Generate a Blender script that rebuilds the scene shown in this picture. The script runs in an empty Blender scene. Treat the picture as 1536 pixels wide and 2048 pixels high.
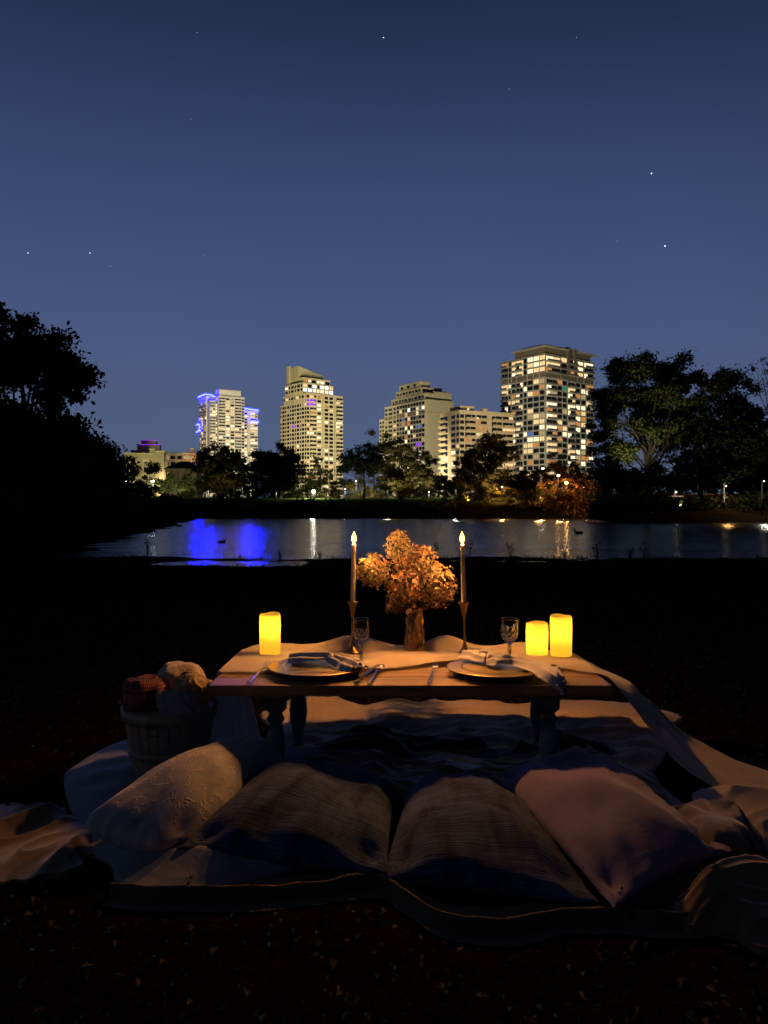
import bpy, math, random
import numpy as np
from mathutils import Vector, Matrix, noise as mn
R = math.radians
S = bpy.context.scene
C = S.collection
random.seed(7)
rng = np.random.default_rng(7)

# ------------------------------------------------------------ camera, sky, exposure
F = 1540.0                      # focal length in photo pixels
HY = 1020.0                     # horizon row in the photo
CZ = 1.0                        # eye height above the picnic ground
cd = bpy.data.cameras.new('camera')
cam = bpy.data.objects.new('camera', cd); C.objects.link(cam)
cam.location = (0, 0, CZ); cam.rotation_euler = (R(90), 0, 0)
cd.sensor_fit = 'VERTICAL'; cd.sensor_height = 24; cd.sensor_width = 18
cd.lens = 24 * F / 2048; cd.shift_y = -(1024 - HY) / 2048
cd.clip_start = 0.05; cd.clip_end = 20000
S.camera = cam
S.view_settings.view_transform = 'Standard'; S.view_settings.look = 'None'
S.view_settings.exposure = 0; S.view_settings.gamma = 1
try:
    S.cycles.use_denoising = True; S.cycles.use_light_tree = True
    S.cycles.max_bounces = 10; S.cycles.transparent_max_bounces = 12; S.cycles.transmission_bounces = 10
    S.cycles.caustics_reflective = False; S.cycles.caustics_refractive = False
    S.cycles.sample_clamp_indirect = 4
except Exception: pass

W = bpy.data.worlds.new('World'); S.world = W; W.use_nodes = True
nt = W.node_tree; nt.nodes.clear()
def N(nt, t, **k):
    n = nt.nodes.new(t)
    for a, b in k.items():
        if a in n.inputs: n.inputs[a].default_value = b
        else: setattr(n, a, b)
    return n
def L(nt, a, b): nt.links.new(a, b)
def ramp(nt, stops, fac, interp='LINEAR'):
    r = nt.nodes.new('ShaderNodeValToRGB'); r.color_ramp.interpolation = interp
    e = r.color_ramp.elements
    e[0].position, e[0].color = stops[0][0], (*stops[0][1], 1)
    e[1].position, e[1].color = stops[-1][0], (*stops[-1][1], 1)
    for p, c in stops[1:-1]:
        x = e.new(p); x.color = (*c, 1)
    L(nt, fac, r.inputs[0]); return r
def mth(nt, op, a, b=None, clamp=False):
    n = nt.nodes.new('ShaderNodeMath'); n.operation = op; n.use_clamp = clamp
    for i, v in enumerate((a, b)):
        if v is None: continue
        if isinstance(v, (int, float)): n.inputs[i].default_value = v
        else: L(nt, v, n.inputs[i])
    return n.outputs[0]
# evening sky: the last glow stands over the city, overhead and behind it is already night
tc = N(nt, 'ShaderNodeTexCoord'); sx = N(nt, 'ShaderNodeSeparateXYZ'); L(nt, tc.outputs['Generated'], sx.inputs[0])
rp = ramp(nt, [(0.0, (.078, .106, .176)), (.10, (.075, .105, .192)), (.20, (.064, .093, .200)), (.30, (.048, .074, .172)),
               (.38, (.037, .060, .145)), (.46, (.025, .043, .108)), (.53, (.016, .029, .072)), (.62, (.006, .012, .034)), (1.0, (.002, .004, .012))], sx.outputs[2])
az = mth(nt, 'ADD', sx.outputs[1], mth(nt, 'MULTIPLY', sx.outputs[0], -.22))
fr = ramp(nt, [(0.0, (.10, .10, .10)), (.45, (.16, .16, .16)), (.72, (.55, .55, .55)), (.90, (1, 1, 1)), (1, (1.06, 1.06, 1.06))],
          mth(nt, 'MULTIPLY_ADD', az, .5) if False else mth(nt, 'ADD', mth(nt, 'MULTIPLY', az, .5), .5))
mx = N(nt, 'ShaderNodeMix', data_type='RGBA', blend_type='MULTIPLY'); mx.inputs[0].default_value = 1
L(nt, rp.outputs[0], mx.inputs[6]); L(nt, fr.outputs[0], mx.inputs[7])
ns_ = N(nt, 'ShaderNodeTexNoise', Scale=1.6, Detail=5, Roughness=.55); L(nt, tc.outputs['Generated'], ns_.inputs['Vector'])
bg = N(nt, 'ShaderNodeBackground'); L(nt, mx.outputs[2], bg.inputs[0]); L(nt, mth(nt, 'ADD', mth(nt, 'MULTIPLY', ns_.outputs['Fac'], .22), .90), bg.inputs[1])
wo = N(nt, 'ShaderNodeOutputWorld'); L(nt, bg.outputs[0], wo.inputs[0])
# moonlight, cool and weak, from the left and a little behind the camera
sd = bpy.data.lights.new('moonlight', 'SUN'); sd.energy = 0.046; sd.angle = R(4); sd.color = (.66, .72, 1.0)
sun = bpy.data.objects.new('moonlight', sd); C.objects.link(sun)
sun.rotation_euler = Vector((-.80, -.45, .62)).to_track_quat('Z', 'Y').to_euler()

# ------------------------------------------------------------ helpers
def P(px, py, Y): return Vector(((px - 768) / F * Y, Y, CZ - (py - HY) / F * Y))
def G(px, py, z=0.0):
    Y = (CZ - z) * F / (py - HY); return P(px, py, Y)
def link(o, parent=None):
    C.objects.link(o)
    if parent: o.parent = parent
    return o
def tag(o, label=None, cat=None, group=None, kind=None):
    if label: o['label'] = label
    if cat: o['category'] = cat
    if group: o['group'] = group
    if kind: o['kind'] = kind
    return o
def thing(name, label, cat, loc=(0, 0, 0), rz=0, group=None):
    o = bpy.data.objects.new(name, None); o.empty_display_size = .1
    o.location = loc; o.rotation_euler = (0, 0, rz); C.objects.link(o)
    return tag(o, label, cat, group)

def mat(name, col=(.5, .5, .5), rough=.6, metal=0, var=None, vscale=5, bump=0, bscale=60, emit=None, estr=0, sheen=0, spec=.5,
        trans=0, ior=1.45, transl=None, coat=0, coord='Object', detail=4):
    m = bpy.data.materials.new(name); m.use_nodes = True; nt = m.node_tree; b = nt.nodes['Principled BSDF']
    b.inputs['Base Color'].default_value = (*col, 1); b.inputs['Roughness'].default_value = rough
    b.inputs['Metallic'].default_value = metal; b.inputs['IOR'].default_value = ior
    b.inputs['Specular IOR Level'].default_value = spec
    if trans: b.inputs['Transmission Weight'].default_value = trans
    if sheen: b.inputs['Sheen Weight'].default_value = sheen
    if coat: b.inputs['Coat Weight'].default_value = coat
    if emit: b.inputs['Emission Color'].default_value = (*emit, 1); b.inputs['Emission Strength'].default_value = estr
    tc = N(nt, 'ShaderNodeTexCoord')
    if var:
        nz = N(nt, 'ShaderNodeTexNoise', Scale=vscale, Detail=detail); L(nt, tc.outputs[coord], nz.inputs['Vector'])
        r = ramp(nt, [(.3, col), (.7, var)], nz.outputs['Fac']); L(nt, r.outputs[0], b.inputs['Base Color'])
    if bump:
        nz = N(nt, 'ShaderNodeTexNoise', Scale=bscale, Detail=4); L(nt, tc.outputs[coord], nz.inputs['Vector'])
        bp = N(nt, 'ShaderNodeBump', Strength=bump, Distance=.01); L(nt, nz.outputs['Fac'], bp.inputs['Height']); L(nt, bp.outputs[0], b.inputs['Normal'])
    if transl:
        t = N(nt, 'ShaderNodeBsdfTranslucent'); t.inputs[0].default_value = (*transl[0], 1)
        ms = N(nt, 'ShaderNodeMixShader'); ms.inputs[0].default_value = transl[1]
        L(nt, b.outputs[0], ms.inputs[1]); L(nt, t.outputs[0], ms.inputs[2]); L(nt, ms.outputs[0], nt.nodes['Material Output'].inputs[0])
    return m
def emat(name, col, s):
    m = bpy.data.materials.new(name); m.use_nodes = True; nt = m.node_tree; nt.nodes.clear()
    e = N(nt, 'ShaderNodeEmission', Strength=s); e.inputs[0].default_value = (*col, 1)
    o = N(nt, 'ShaderNodeOutputMaterial'); L(nt, e.outputs[0], o.inputs[0]); return m

class MB:
    def __init__(s): s.v = []; s.f = []; s.m = []
    def add(s, vs, fs, mi=0):
        o = len(s.v); s.v += [tuple(p) for p in vs]; s.f += [tuple(i + o for i in f) for f in fs]; s.m += [mi] * len(fs)
    def box(s, a, b, mi=0, fr=None):
        vs = [(x, y, z) for x in (a[0], b[0]) for y in (a[1], b[1]) for z in (a[2], b[2])]
        if fr: vs = [fr(*p) for p in vs]
        s.add(vs, [(0, 1, 3, 2), (4, 6, 7, 5), (0, 4, 5, 1), (2, 3, 7, 6), (0, 2, 6, 4), (1, 5, 7, 3)], mi)
    def lathe(s, prof, n=32, c=(0, 0, 0), mi=0, rmod=None, axis=None):
        vs = []; k = len(prof)
        for r, z in prof:
            for i in range(n):
                a = 2 * math.pi * i / n; rr = r * (rmod(a, z) if rmod else 1)
                vs.append((c[0] + rr * math.cos(a), c[1] + rr * math.sin(a), c[2] + z))
        fs = [(j * n + i, j * n + (i + 1) % n, (j + 1) * n + (i + 1) % n, (j + 1) * n + i) for j in range(k - 1) for i in range(n)]
        if prof[0][0] > 1e-6: fs.append(tuple(range(n))[::-1])
        if prof[-1][0] > 1e-6: fs.append(tuple((k - 1) * n + i for i in range(n)))
        s.add(vs, fs, mi)
    def tube(s, pts, rad, n=8, mi=0, cap=True):
        pts = [Vector(p) for p in pts]; k = len(pts)
        if not hasattr(rad, '__len__'): rad = [rad] * k
        vs = []; up = Vector((0, 0, 1))
        t0 = (pts[1] - pts[0]).normalized()
        u = t0.cross(up); u = u.normalized() if u.length > .05 else Vector((1, 0, 0))
        for i in range(k):
            t = (pts[min(i + 1, k - 1)] - pts[max(i - 1, 0)]).normalized()
            u = (u - t * u.dot(t)); u = u.normalized() if u.length > 1e-4 else t.orthogonal().normalized()
            w = t.cross(u)
            for j in range(n):
                a = 2 * math.pi * j / n; vs.append(pts[i] + (u * math.cos(a) + w * math.sin(a)) * rad[i])
        fs = [(j * n + i, j * n + (i + 1) % n, (j + 1) * n + (i + 1) % n, (j + 1) * n + i) for j in range(k - 1) for i in range(n)]
        if cap: fs += [tuple(range(n))[::-1], tuple((k - 1) * n + i for i in range(n))]
        s.add(vs, fs, mi)
    def build(s, name, mats, parent=None, smooth=False, bevel=0, angle=None):
        me = bpy.data.meshes.new(name); me.from_pydata(s.v, [], s.f)
        for m in (mats if isinstance(mats, (list, tuple)) else [mats]): me.materials.append(m)
        if any(s.m): me.polygons.foreach_set('material_index', s.m)
        if smooth: me.polygons.foreach_set('use_smooth', [True] * len(me.polygons))
        me.update()
        o = bpy.data.objects.new(name, me); link(o, parent)
        if bevel:
            b = o.modifiers.new('bevel', 'BEVEL'); b.width = bevel; b.segments = 2; b.limit_method = 'ANGLE'
        return o
def npmesh(name, V, quads, mats, parent=None, midx=None, smooth=False, uv=None):
    """fast mesh from numpy arrays"""
    me = bpy.data.meshes.new(name); n = len(V); q = len(quads); k = quads.shape[1]
    me.vertices.add(n); me.vertices.foreach_set('co', np.asarray(V, np.float32).ravel())
    me.loops.add(q * k); me.loops.foreach_set('vertex_index', quads.astype(np.int32).ravel())
    me.polygons.add(q); me.polygons.foreach_set('loop_start', np.arange(0, q * k, k, dtype=np.int32))
    if smooth: me.polygons.foreach_set('use_smooth', np.ones(q, bool))
    for m in (mats if isinstance(mats, (list, tuple)) else [mats]): me.materials.append(m)
    if midx is not None: me.polygons.foreach_set('material_index', midx.astype(np.int32))
    if uv is not None:
        l = me.uv_layers.new(name='UVMap'); l.data.foreach_set('uv', uv[quads.ravel()].astype(np.float32).ravel())
    me.update(calc_edges=True); me.validate()
    return link(bpy.data.objects.new(name, me), parent)
def grid_quads(nu, nv, wrapu=False):
    a = np.arange(nu * nv).reshape(nv, nu)
    if wrapu: b = np.roll(a, -1, 1); return np.stack([a[:-1], b[:-1], b[1:], a[1:]], -1).reshape(-1, 4)
    return np.stack([a[:-1, :-1], a[:-1, 1:], a[1:, 1:], a[1:, :-1]], -1).reshape(-1, 4)
def sm(x, a, b):
    t = np.clip((x - a) / (b - a), 0, 1); return t * t * (3 - 2 * t)
def fn(x, y, z=0, s=1, o=3):
    return mn.fractal((x * s, y * s, z * s), 1.0, 2.0, o)
def ridge(x, y, z=0, s=1):
    a = mn.noise((x * s, y * s, z)); return 1 - min(1, abs(a) * 2.6)

# ------------------------------------------------------------ terrain and water
WZ = -0.40
def terr(x, y):
    """x, y arrays -> ground height"""
    nzv = np.vectorize(lambda a, b: mn.noise((a * .35, b * .55, 1.7)) + .5 * mn.noise((a * 1.3, b * 1.7, 4.2)))
    nz = nzv(x, y)
    near = y - (22.3 + .7 * nz + .02 * x)
    left = x - (-10.6 - (y - 27) * .2) + 1.6 * nz
    fy = 127 - 41 * sm(x / np.maximum(y, 1), .262, .30)
    far = fy + 2.0 * nz - y
    fine = np.vectorize(lambda a, b: mn.noise((a * 2.3, b * 3.1, 9.3)))(x, y); near = near + .35 * fine
    d = np.minimum(np.minimum(near, left), far)
    z = WZ - np.clip(d * .12, 0, 1.2)
    zn = WZ + .02 + .42 * (1 - np.exp(-np.clip(22.5 - y, 0, 99) / 7.0)) * sm(22.5 - y, 0, 12) + .035 * nz
    zn = zn - .16 * np.exp(-((y - 19.9) / .9) ** 2) * sm(x, -6.5, -5.0) * (1 - sm(x, -2.8, -1.6))
    zn = zn + .05 * fine * sm(y, 15, 18)
    zn = np.where(y < 6.5, zn * sm(y, 4.0, 6.5), zn)
    zl = WZ + .9 * (1 - np.exp(-np.clip(-left, 0, 99) / 6.0)) + .04 * nz
    zf = WZ + 4.1 * (1 - np.exp(-np.clip(-far, 0, 999) / 11.0)) + .12 * nz
    land = np.where(near < 0, zn, WZ)
    land = np.maximum(land, np.where((left < 0), zl * sm(y, 12, 24) + (1 - sm(y, 12, 24)) * zn * (y < 24), -9))
    land = np.maximum(land, np.where(far < 0, zf, -9))
    return np.where(d > 0, z, land)
def terr1(x, y): return float(terr(np.array([float(x)]), np.array([float(y)]))[0])
ys = np.concatenate([np.arange(-6, 12, .35), np.arange(12, 30, .22), np.arange(30, 80, 1.2), np.arange(80, 160, 1.6), np.array([165, 175, 190, 220, 300, 420, 600, 900, 1500, 3000, 7000])])
xs = np.concatenate([[-7000, -2500, -1000, -500, -250, -140], np.arange(-90, -30, 3.), np.arange(-30, -12, .8), np.arange(-12, 14, .33), np.arange(14, 40, 1.), np.arange(40, 120, 4.), [150, 250, 500, 1000, 2500, 7000]])
XX, YY = np.meshgrid(xs, ys)
ZZ = terr(XX, YY)

def ground_mat():
    m = bpy.data.materials.new('ground_soil'); m.use_nodes = True; nt = m.node_tree; b = nt.nodes['Principled BSDF']
    g = N(nt, 'ShaderNodeNewGeometry'); s = N(nt, 'ShaderNodeSeparateXYZ'); L(nt, g.outputs['Position'], s.inputs[0])
    n1 = N(nt, 'ShaderNodeTexNoise', Scale=6, Detail=8, Roughness=.7); L(nt, g.outputs['Position'], n1.inputs['Vector'])
    soil = ramp(nt, [(.3, (.006, .0045, .003)), (.55, (.014, .010, .007)), (.75, (.03, .021, .012))], n1.outputs['Fac'])
    n2 = N(nt, 'ShaderNodeTexNoise', Scale=.6, Detail=6); L(nt, g.outputs['Position'], n2.inputs['Vector'])
    grass = ramp(nt, [(.3, (.02, .032, .010)), (.7, (.06, .085, .022))], n2.outputs['Fac'])
    f = N(nt, 'ShaderNodeMapRange'); f.inputs[1].default_value = 133; f.inputs[2].default_value = 150; L(nt, s.outputs[1], f.inputs[0])
    mx = N(nt, 'ShaderNodeMix', data_type='RGBA'); L(nt, f.outputs[0], mx.inputs[0]); L(nt, soil.outputs[0], mx.inputs[6]); L(nt, grass.outputs[0], mx.inputs[7])
    L(nt, mx.outputs[2], b.inputs['Base Color']); b.inputs['Roughness'].default_value = 1; b.inputs['Specular IOR Level'].default_value = 0
    bp = N(nt, 'ShaderNodeBump', Strength=.9, Distance=.04); L(nt, n1.outputs['Fac'], bp.inputs['Height']); L(nt, bp.outputs[0], b.inputs['Normal'])
    return m
gnd = npmesh('ground', np.stack([XX, YY, ZZ], -1).reshape(-1, 3), grid_quads(len(xs), len(ys)), ground_mat(), smooth=True)
gnd['kind'] = 'structure'

def water_mat():
    m = bpy.data.materials.new('river_water'); m.use_nodes = True; nt = m.node_tree; b = nt.nodes['Principled BSDF']
    b.inputs['Base Color'].default_value = (.003, .004, .005, 1); b.inputs['Roughness'].default_value = .17; b.inputs['IOR'].default_value = 2.1; b.inputs['Specular IOR Level'].default_value = 1.0
    b.inputs['Anisotropic'].default_value = .0; cx = N(nt, 'ShaderNodeCombineXYZ'); cx.inputs[1].default_value = 1; L(nt, cx.outputs[0], b.inputs['Tangent'])
    g = N(nt, 'ShaderNodeNewGeometry')
    def wave(sx_, sy_, sc, amp, det=3, dist=.4):
        mp = N(nt, 'ShaderNodeMapping'); mp.inputs['Scale'].default_value = (sx_, sy_, 1); L(nt, g.outputs['Position'], mp.inputs[0])
        a = N(nt, 'ShaderNodeTexNoise', Scale=sc, Detail=det, Roughness=.6, Distortion=dist); L(nt, mp.outputs[0], a.inputs['Vector'])
        return mth(nt, 'MULTIPLY', a.outputs['Fac'], amp)
    h = mth(nt, 'ADD', mth(nt, 'ADD', wave(.7, 1.9, 1.7, .040), wave(.25, .95, .55, .15, 2)), wave(.045, .36, .55, .30, 2))
    bp = N(nt, 'ShaderNodeBump', Strength=1.0, Distance=1.0); L(nt, h, bp.inputs['Height']); L(nt, bp.outputs[0], b.inputs['Normal'])
    return m
wm = MB(); wm.add([(-140, 16, WZ), (300, 16, WZ), (300, 140, WZ), (-140, 140, WZ)], [(0, 1, 2, 3)])
w = wm.build('water', water_mat()); w['kind'] = 'structure'

# ------------------------------------------------------------ city
glassd = mat('window_dark', (.012, .014, .018), .12, spec=.8)
LIT = dict(w=emat('lit_warm', (1, .70, .34), 1.05), W=emat('lit_white', (1, .84, .54), 1.45), o=emat('lit_orange', (1, .42, .12), .6),
           d=emat('lit_dim', (1, .72, .36), .45), e=emat('lit_faint', (.8, .75, .5), .14), p=emat('lit_purple', (.30, .04, .9), 1.1), b=emat('lit_blue', (.15, .32, .8), .5),
           g=emat('lit_green', (.05, .7, .4), .35), r=emat('lit_red', (.9, .22, .14), .35), c=emat('lit_cool', (.75, .9, 1), 2.2), k=glassd)
neon = emat('blue_neon', (.0010, .0012, 1.0), 640)
def wallmat(name, a, b, sc=.35): return mat(name, a, .85, var=b, vscale=sc, spec=.2)

class Tower:
    """footprint frame: origin at the corner nearest the camera, +x along the right-hand front, +y along the left-hand front"""
    def __init__(s, name, label, px, Y, phi, wallm, trimm, cat='building', railm=None, zb=3.4):
        s.Y = Y; s.sc = F / Y; s.zb = zb; s.o = thing(name, label, cat, ((px - 768) / F * Y, Y, zb), R(phi))
        s.wall = MB(); s.trim = MB(); s.wm = wallm; s.tm = trimm; s.rm = railm or trimm
        s.win = []; s.bal = []; s.rs = random.Random(len(label) * 7 + px)
    def z(s, py): return CZ + (HY - py) / s.sc - s.zb
    def vol(s, x0, x1, y0, y1, z0, z1, cap=.5, mi=0):
        s.wall.box((x0, y0, z0), (x1, y1, z1), mi)
        if cap:
            s.trim.box((x0 - .25, y0 - .25, z1 + .003), (x1 + .25, y1 + .25, z1 + cap))
    def frame(s, face, x0, y0):
        if face == 'R': return lambda a, d, z: (x0 + a, y0 - d, z)
        return lambda a, d, z: (x0 - d, y0 + a, z)
    def facade(s, face, x0, y0, width, z0, z1, fh, pat, lit, pal='wWdoe', wh=.58, band=True, pil=True, bout=1.3, ww=.72, ov=None, skip=0):
        fr = s.frame(face, x0, y0); U = dict(w=3.2, n=2.0, B=4.6, p=1.6, P=3.2)
        tot = sum(U[c] for c in pat); k = width / tot; nf = max(1, int((z1 - z0) / fh)); rs = s.rs
        for f in range(nf):
            zz = z1 - (f + 1) * fh
            if band: s.trim.box((0, .002, zz - .16), (width, .14, zz + .16), 0, fr)
            a = 0
            for ci, c in enumerate(pat):
                cw = U[c] * k
                if c in 'wnB':
                    l = lit(ci, f) if callable(lit) else lit
                    key = rs.choice(pal) if rs.random() < l else 'k'
                    if ov and (ci, f) in ov: key = ov[(ci, f)]
                    frac = ww if c != 'B' else .9
                    w0 = a + cw * (1 - frac) / 2; w1 = a + cw * (1 + frac) / 2
                    hh = fh * (wh if c != 'B' else .74); zb = zz + fh * (.24 if c != 'B' else .1)
                    if c == 'B':
                        wm_ = w0 + (w1 - w0) * rs.choice((.38, .5, .62)); key2 = key if rs.random() < .4 or key in 'pbgr' else (rs.choice(pal) if rs.random() < l * .6 else 'k')
                        s.win.append((fr, w0, wm_ - .12, zb, zb + hh, key)); s.win.append((fr, wm_ + .12, w1, zb, zb + hh, key2))
                    else: s.win.append((fr, w0, w1, zb, zb + hh, key))
                    if c == 'B' and bout > 0: s.bal.append((fr, a + cw * .03, a + cw * .97, zz, bout))
                a += cw
        if pil:
            a = 0
            for ci, c in enumerate(pat[:-1]):
                a += U[c] * k
                s.trim.box((a - .22, .003, z0), (a + .22, .20, z1), 0, fr)
    def finish(s, extra=None):
        o = s.o; s.wall.build('wall', s.wm, o); s.trim.build('trim', s.tm, o)
        def winbox(m, wd):
            fr, a, b, z0, z1, k = wd; m.box((a, .004, z0), (b, .07, z1), 0, fr)
            if b - a > 1.6:      # mullion inside the window mesh, set proud of the pane
                c = a + (b - a) * .5; m.box((c - .06, .07, z0), (c + .06, .11, z1), 1, fr)
        s.win.sort(key=lambda w: (-(w[5] != 'k'), -w[4])); s.bal.sort(key=lambda w: -w[3])
        for wd in s.win[:100]:
            m = MB(); winbox(m, wd); m.build('window', [LIT[wd[5]], glassd], o)
        ks = sorted(set(w[5] for w in s.win[100:]))
        if ks:
            m = MB()
            for wd in s.win[100:]:
                n0 = len(m.m); winbox(m, wd)
                for i in range(n0, len(m.m)): m.m[i] = ks.index(wd[5]) if m.m[i] == 0 else len(ks)
            m.build('window', [LIT[k] for k in ks] + [glassd], o)['kind'] = 'stuff'
        def balbox(m, bd):
            fr, a, b, z, d = bd; m.box((a, .21, z - .17), (b, d, z + .13), 0, fr); m.box((a, d - .08, z + .13), (b, d, z + 1.0), 1, fr)
        for bd in s.bal[:100]:
            fr, a, b, z, d = bd; m = MB(); m.box((a, .21, z - .17), (b, d, z + .13), 0, fr); bo = m.build('balcony', s.tm, o)
            m = MB(); m.box((a, d - .08, z + .133), (b, d, z + 1.0), 0, fr); m.build('railing', s.rm, bo)
        if len(s.bal) > 100:
            m = MB()
            for bd in s.bal[100:]: balbox(m, bd)
            m.build('balcony', [s.tm, s.rm], o)['kind'] = 'stuff'

cream = wallmat('precast_cream', (.40, .35, .22), (.46, .40, .27)); creamt = wallmat('precast_trim', (.55, .49, .34), (.6, .54, .38))
beige = wallmat('render_beige', (.42, .33, .20), (.47, .37, .23)); stone = wallmat('stone_grey', (.34, .33, .27), (.40, .38, .31))
brown = wallmat('brown_brick', (.13, .105, .075), (.17, .14, .10)); white = wallmat('white_precast', (.62, .6, .52), (.7, .68, .6))
darkw = wallmat('dark_cladding', (.05, .05, .052), (.08, .08, .08)); rail = mat('rail_glass', (.10, .10, .10), .3)
# --- tall tower with blue neon roof edges (far left of centre)
t = Tower('apartment_tower', 'pale high-rise tower with glowing blue neon strips along its roof edges', 437, 757, 32, white, creamt, railm=white)
s_ = t.sc
zt = t.z(784)
t.vol(0, 27, 0, 8, 0, t.z(792), mi=0); t.vol(1.5, 24, 2, 12, t.z(792), t.z(779), cap=.8)
t.facade('R', 0, 0, 27, 0, t.z(794), 2.95, 'BwwBn', lambda c, f: .55 if c in (1, 2) else .16, pal='WWwwd', bout=1.2)
t.vol(-6, 27, 8.2, 16, 0, t.z(800)); t.facade('L', 0, 0, 8, 0, t.z(794), 2.95, 'pn', .5, pal='WWw')
t.facade('R', -6, 8.2, 6, 0, t.z(802), 2.95, 'B', .4, pal='Ww', bout=1.5)
t.vol(-7, 16, 16.2, 38, 0, t.z(790)); t.facade('L', -7, 16.2, 21.8, 0, t.z(800), 2.95, 'BpBB', .35, pal='wWd', bout=1.2)
t.facade('R', -7, 16.2, 7, 0, t.z(800), 2.95, 'pn', .3)
t.vol(20, 42, 1.5, 16, 0, t.z(818)); t.facade('R', 27.3, 1.5, 14.7, 0, t.z(820), 2.95, 'npB', .65, pal='WWWw', bout=1.2)
def tstrip(t, pts, r=.55, m=None):
    b = MB(); b.tube(pts, r, 8); b.build('neon_strip', m or neon, t.o)
tstrip(t, [(-7.5, 38.5, t.z(786)), (-7.5, 27, t.z(785)), (-7.5, 15.8, t.z(785.5))], .75)
tstrip(t, [(-7.5, 15.6, t.z(786)), (-3, 12, t.z(787)), (-.7, 8, t.z(792))], .6)
tstrip(t, [(27.2, .8, t.z(813)), (42.4, .8, t.z(815))], .8)
tstrip(t, [(35, .9, t.z(837)), (42.6, .9, t.z(839))], .8)
tstrip(t, [(-8.2, 42, t.z(843)), (-8.2, 36, t.z(842)), (-8.2, 33, t.z(845)), (-8.2, 32.4, t.z(850)), (-8.2, 34, t.z(855)), (-8.2, 42, t.z(858))], .75)
t.finish()
# --- stepped cream tower with slanted crown
t = Tower('apartment_tower', 'stepped cream high-rise tower with slanted crown and one purple-lit flat', 613, 563, 40, cream, creamt)
t.vol(0, 33, 0, 35.5, 0, t.z(804)); t.vol(0, 33, 0, 31, t.z(804), t.z(786)); t.vol(0, 28, 5, 29, t.z(786), t.z(764)); t.vol(2, 27, 8, 24, t.z(764), t.z(752))
t.facade('R', 0, 0, 33, 0, t.z(788), 3.0, 'nBwpwwpB', lambda c, f: .5 if c in (2, 4) else .24, pal='WWwwdoe', bout=1.1,
         ov={(1, 1): 'p', (1, 2): 'p', (0, 1): 'p', (0, 2): 'p', (1, 4): 'o', (1, 9): 'W', (0, 9): 'W', (1, 3): 'k', (2, 3): 'W', (2, 5): 'W', (7, 7): 'W'})
t.facade('L', 0, 0, 31, t.z(804), t.z(788), 3.0, 'nwnwnwnwn', .16, pal='Wwdoe')
t.facade('L', 0, 0, 35.5, 0, t.z(804.5), 3.0, 'nwnwnwnwnwn', .17, pal='Wwdoe', ov={(4, 5): 'p', (5, 5): 'p', (2, 5): 'r'})
t.facade('R', 0, 5, 28, t.z(786), t.z(765), 3.2, 'wwwnwww', .75, pal='WWwc', wh=.7)
t.facade('L', 0, 5, 24, t.z(786), t.z(765), 3.0, 'nwnwnw', .2, pal='Wwd')
t.facade('R', 2, 8, 25, t.z(764), t.z(753), 3.2, 'wnwnww', .4, pal='Wwdo', wh=.6)
m = t.wall; zc0, zc1, zc2 = t.z(752), t.z(726), t.z(741)
x0, x1, y0, y1 = 1.5, 25, 13, 27
m.add([(x0, y0, zc0), (x1, y0, zc0), (x1, y1, zc0), (x0, y1, zc0), (x0, y0, zc1), (x1, y0, zc2), (x1, y1, zc2), (x0, y1, zc1)],
      [(0, 1, 5, 4), (1, 2, 6, 5), (2, 3, 7, 6), (3, 0, 4, 7), (4, 5, 6, 7)])
t.vol(x0 - 1.2, x0 + 1.5, y1 - 3, y1 + .5, t.z(785), t.z(724), cap=.3)
t.finish()
# --- third: stepped block with blank end wall
t = Tower('apartment_tower', 'stepped pale apartment tower with a tall blank windowless end wall', 852, 507, 33, creamt, cream)
t.vol(0, 23, 0, 57, 0, t.z(824)); t.vol(0, 23, 0, 50, t.z(824), t.z(799)); t.vol(2, 23.2, 3, 44, t.z(799), t.z(785)); t.vol(9, 23.4, 2.6, 14, t.z(799), t.z(782), cap=.8)
t.vol(3, 20, 9, 40, t.z(785), t.z(770)); t.vol(4, 12, 12, 37, t.z(770), t.z(757))
t.facade('L', 0, 1.5, 33, 0, t.z(801), 3.0, 'wwwwwwwwww', lambda c, f: .22 + .25 * (f in (1, 4, 5, 6)), pal='WwwdobeW', wh=.72, ww=.84, ov={(1, 9): 'p', (2, 9): 'p', (0, 1): 'W', (5, 1): 'c', (6, 4): 'r', (4, 5): 'W'})
t.facade('L', 0, 35, 15, 0, t.z(801), 3.0, 'nwn', .12, pal='wd'); t.facade('L', 0, 50.2, 6.6, 0, t.z(826), 3.0, 'nn', .12, pal='wd')
t.facade('L', 2, 5, 38, t.z(799), t.z(786), 3.0, 'nwwnwwnwwn', .22, pal='Wwdo'); t.facade('L', 3, 10, 30, t.z(785), t.z(771), 3.0, 'nwnwnwnw', .06)
t.facade('L', 4, 13, 23, t.z(770), t.z(758), 3.0, 'pnpnpn', .0, band=False)
t.facade('R', 3, 9, 17, t.z(785), t.z(771), 3.0, 'wnwnw', .12)
for q in range(3): t.trim.box((16 + q * 2, 4, t.z(782) + .8), (16.6 + q * 2, 4.6, t.z(776)), 0)
t.finish()
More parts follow.
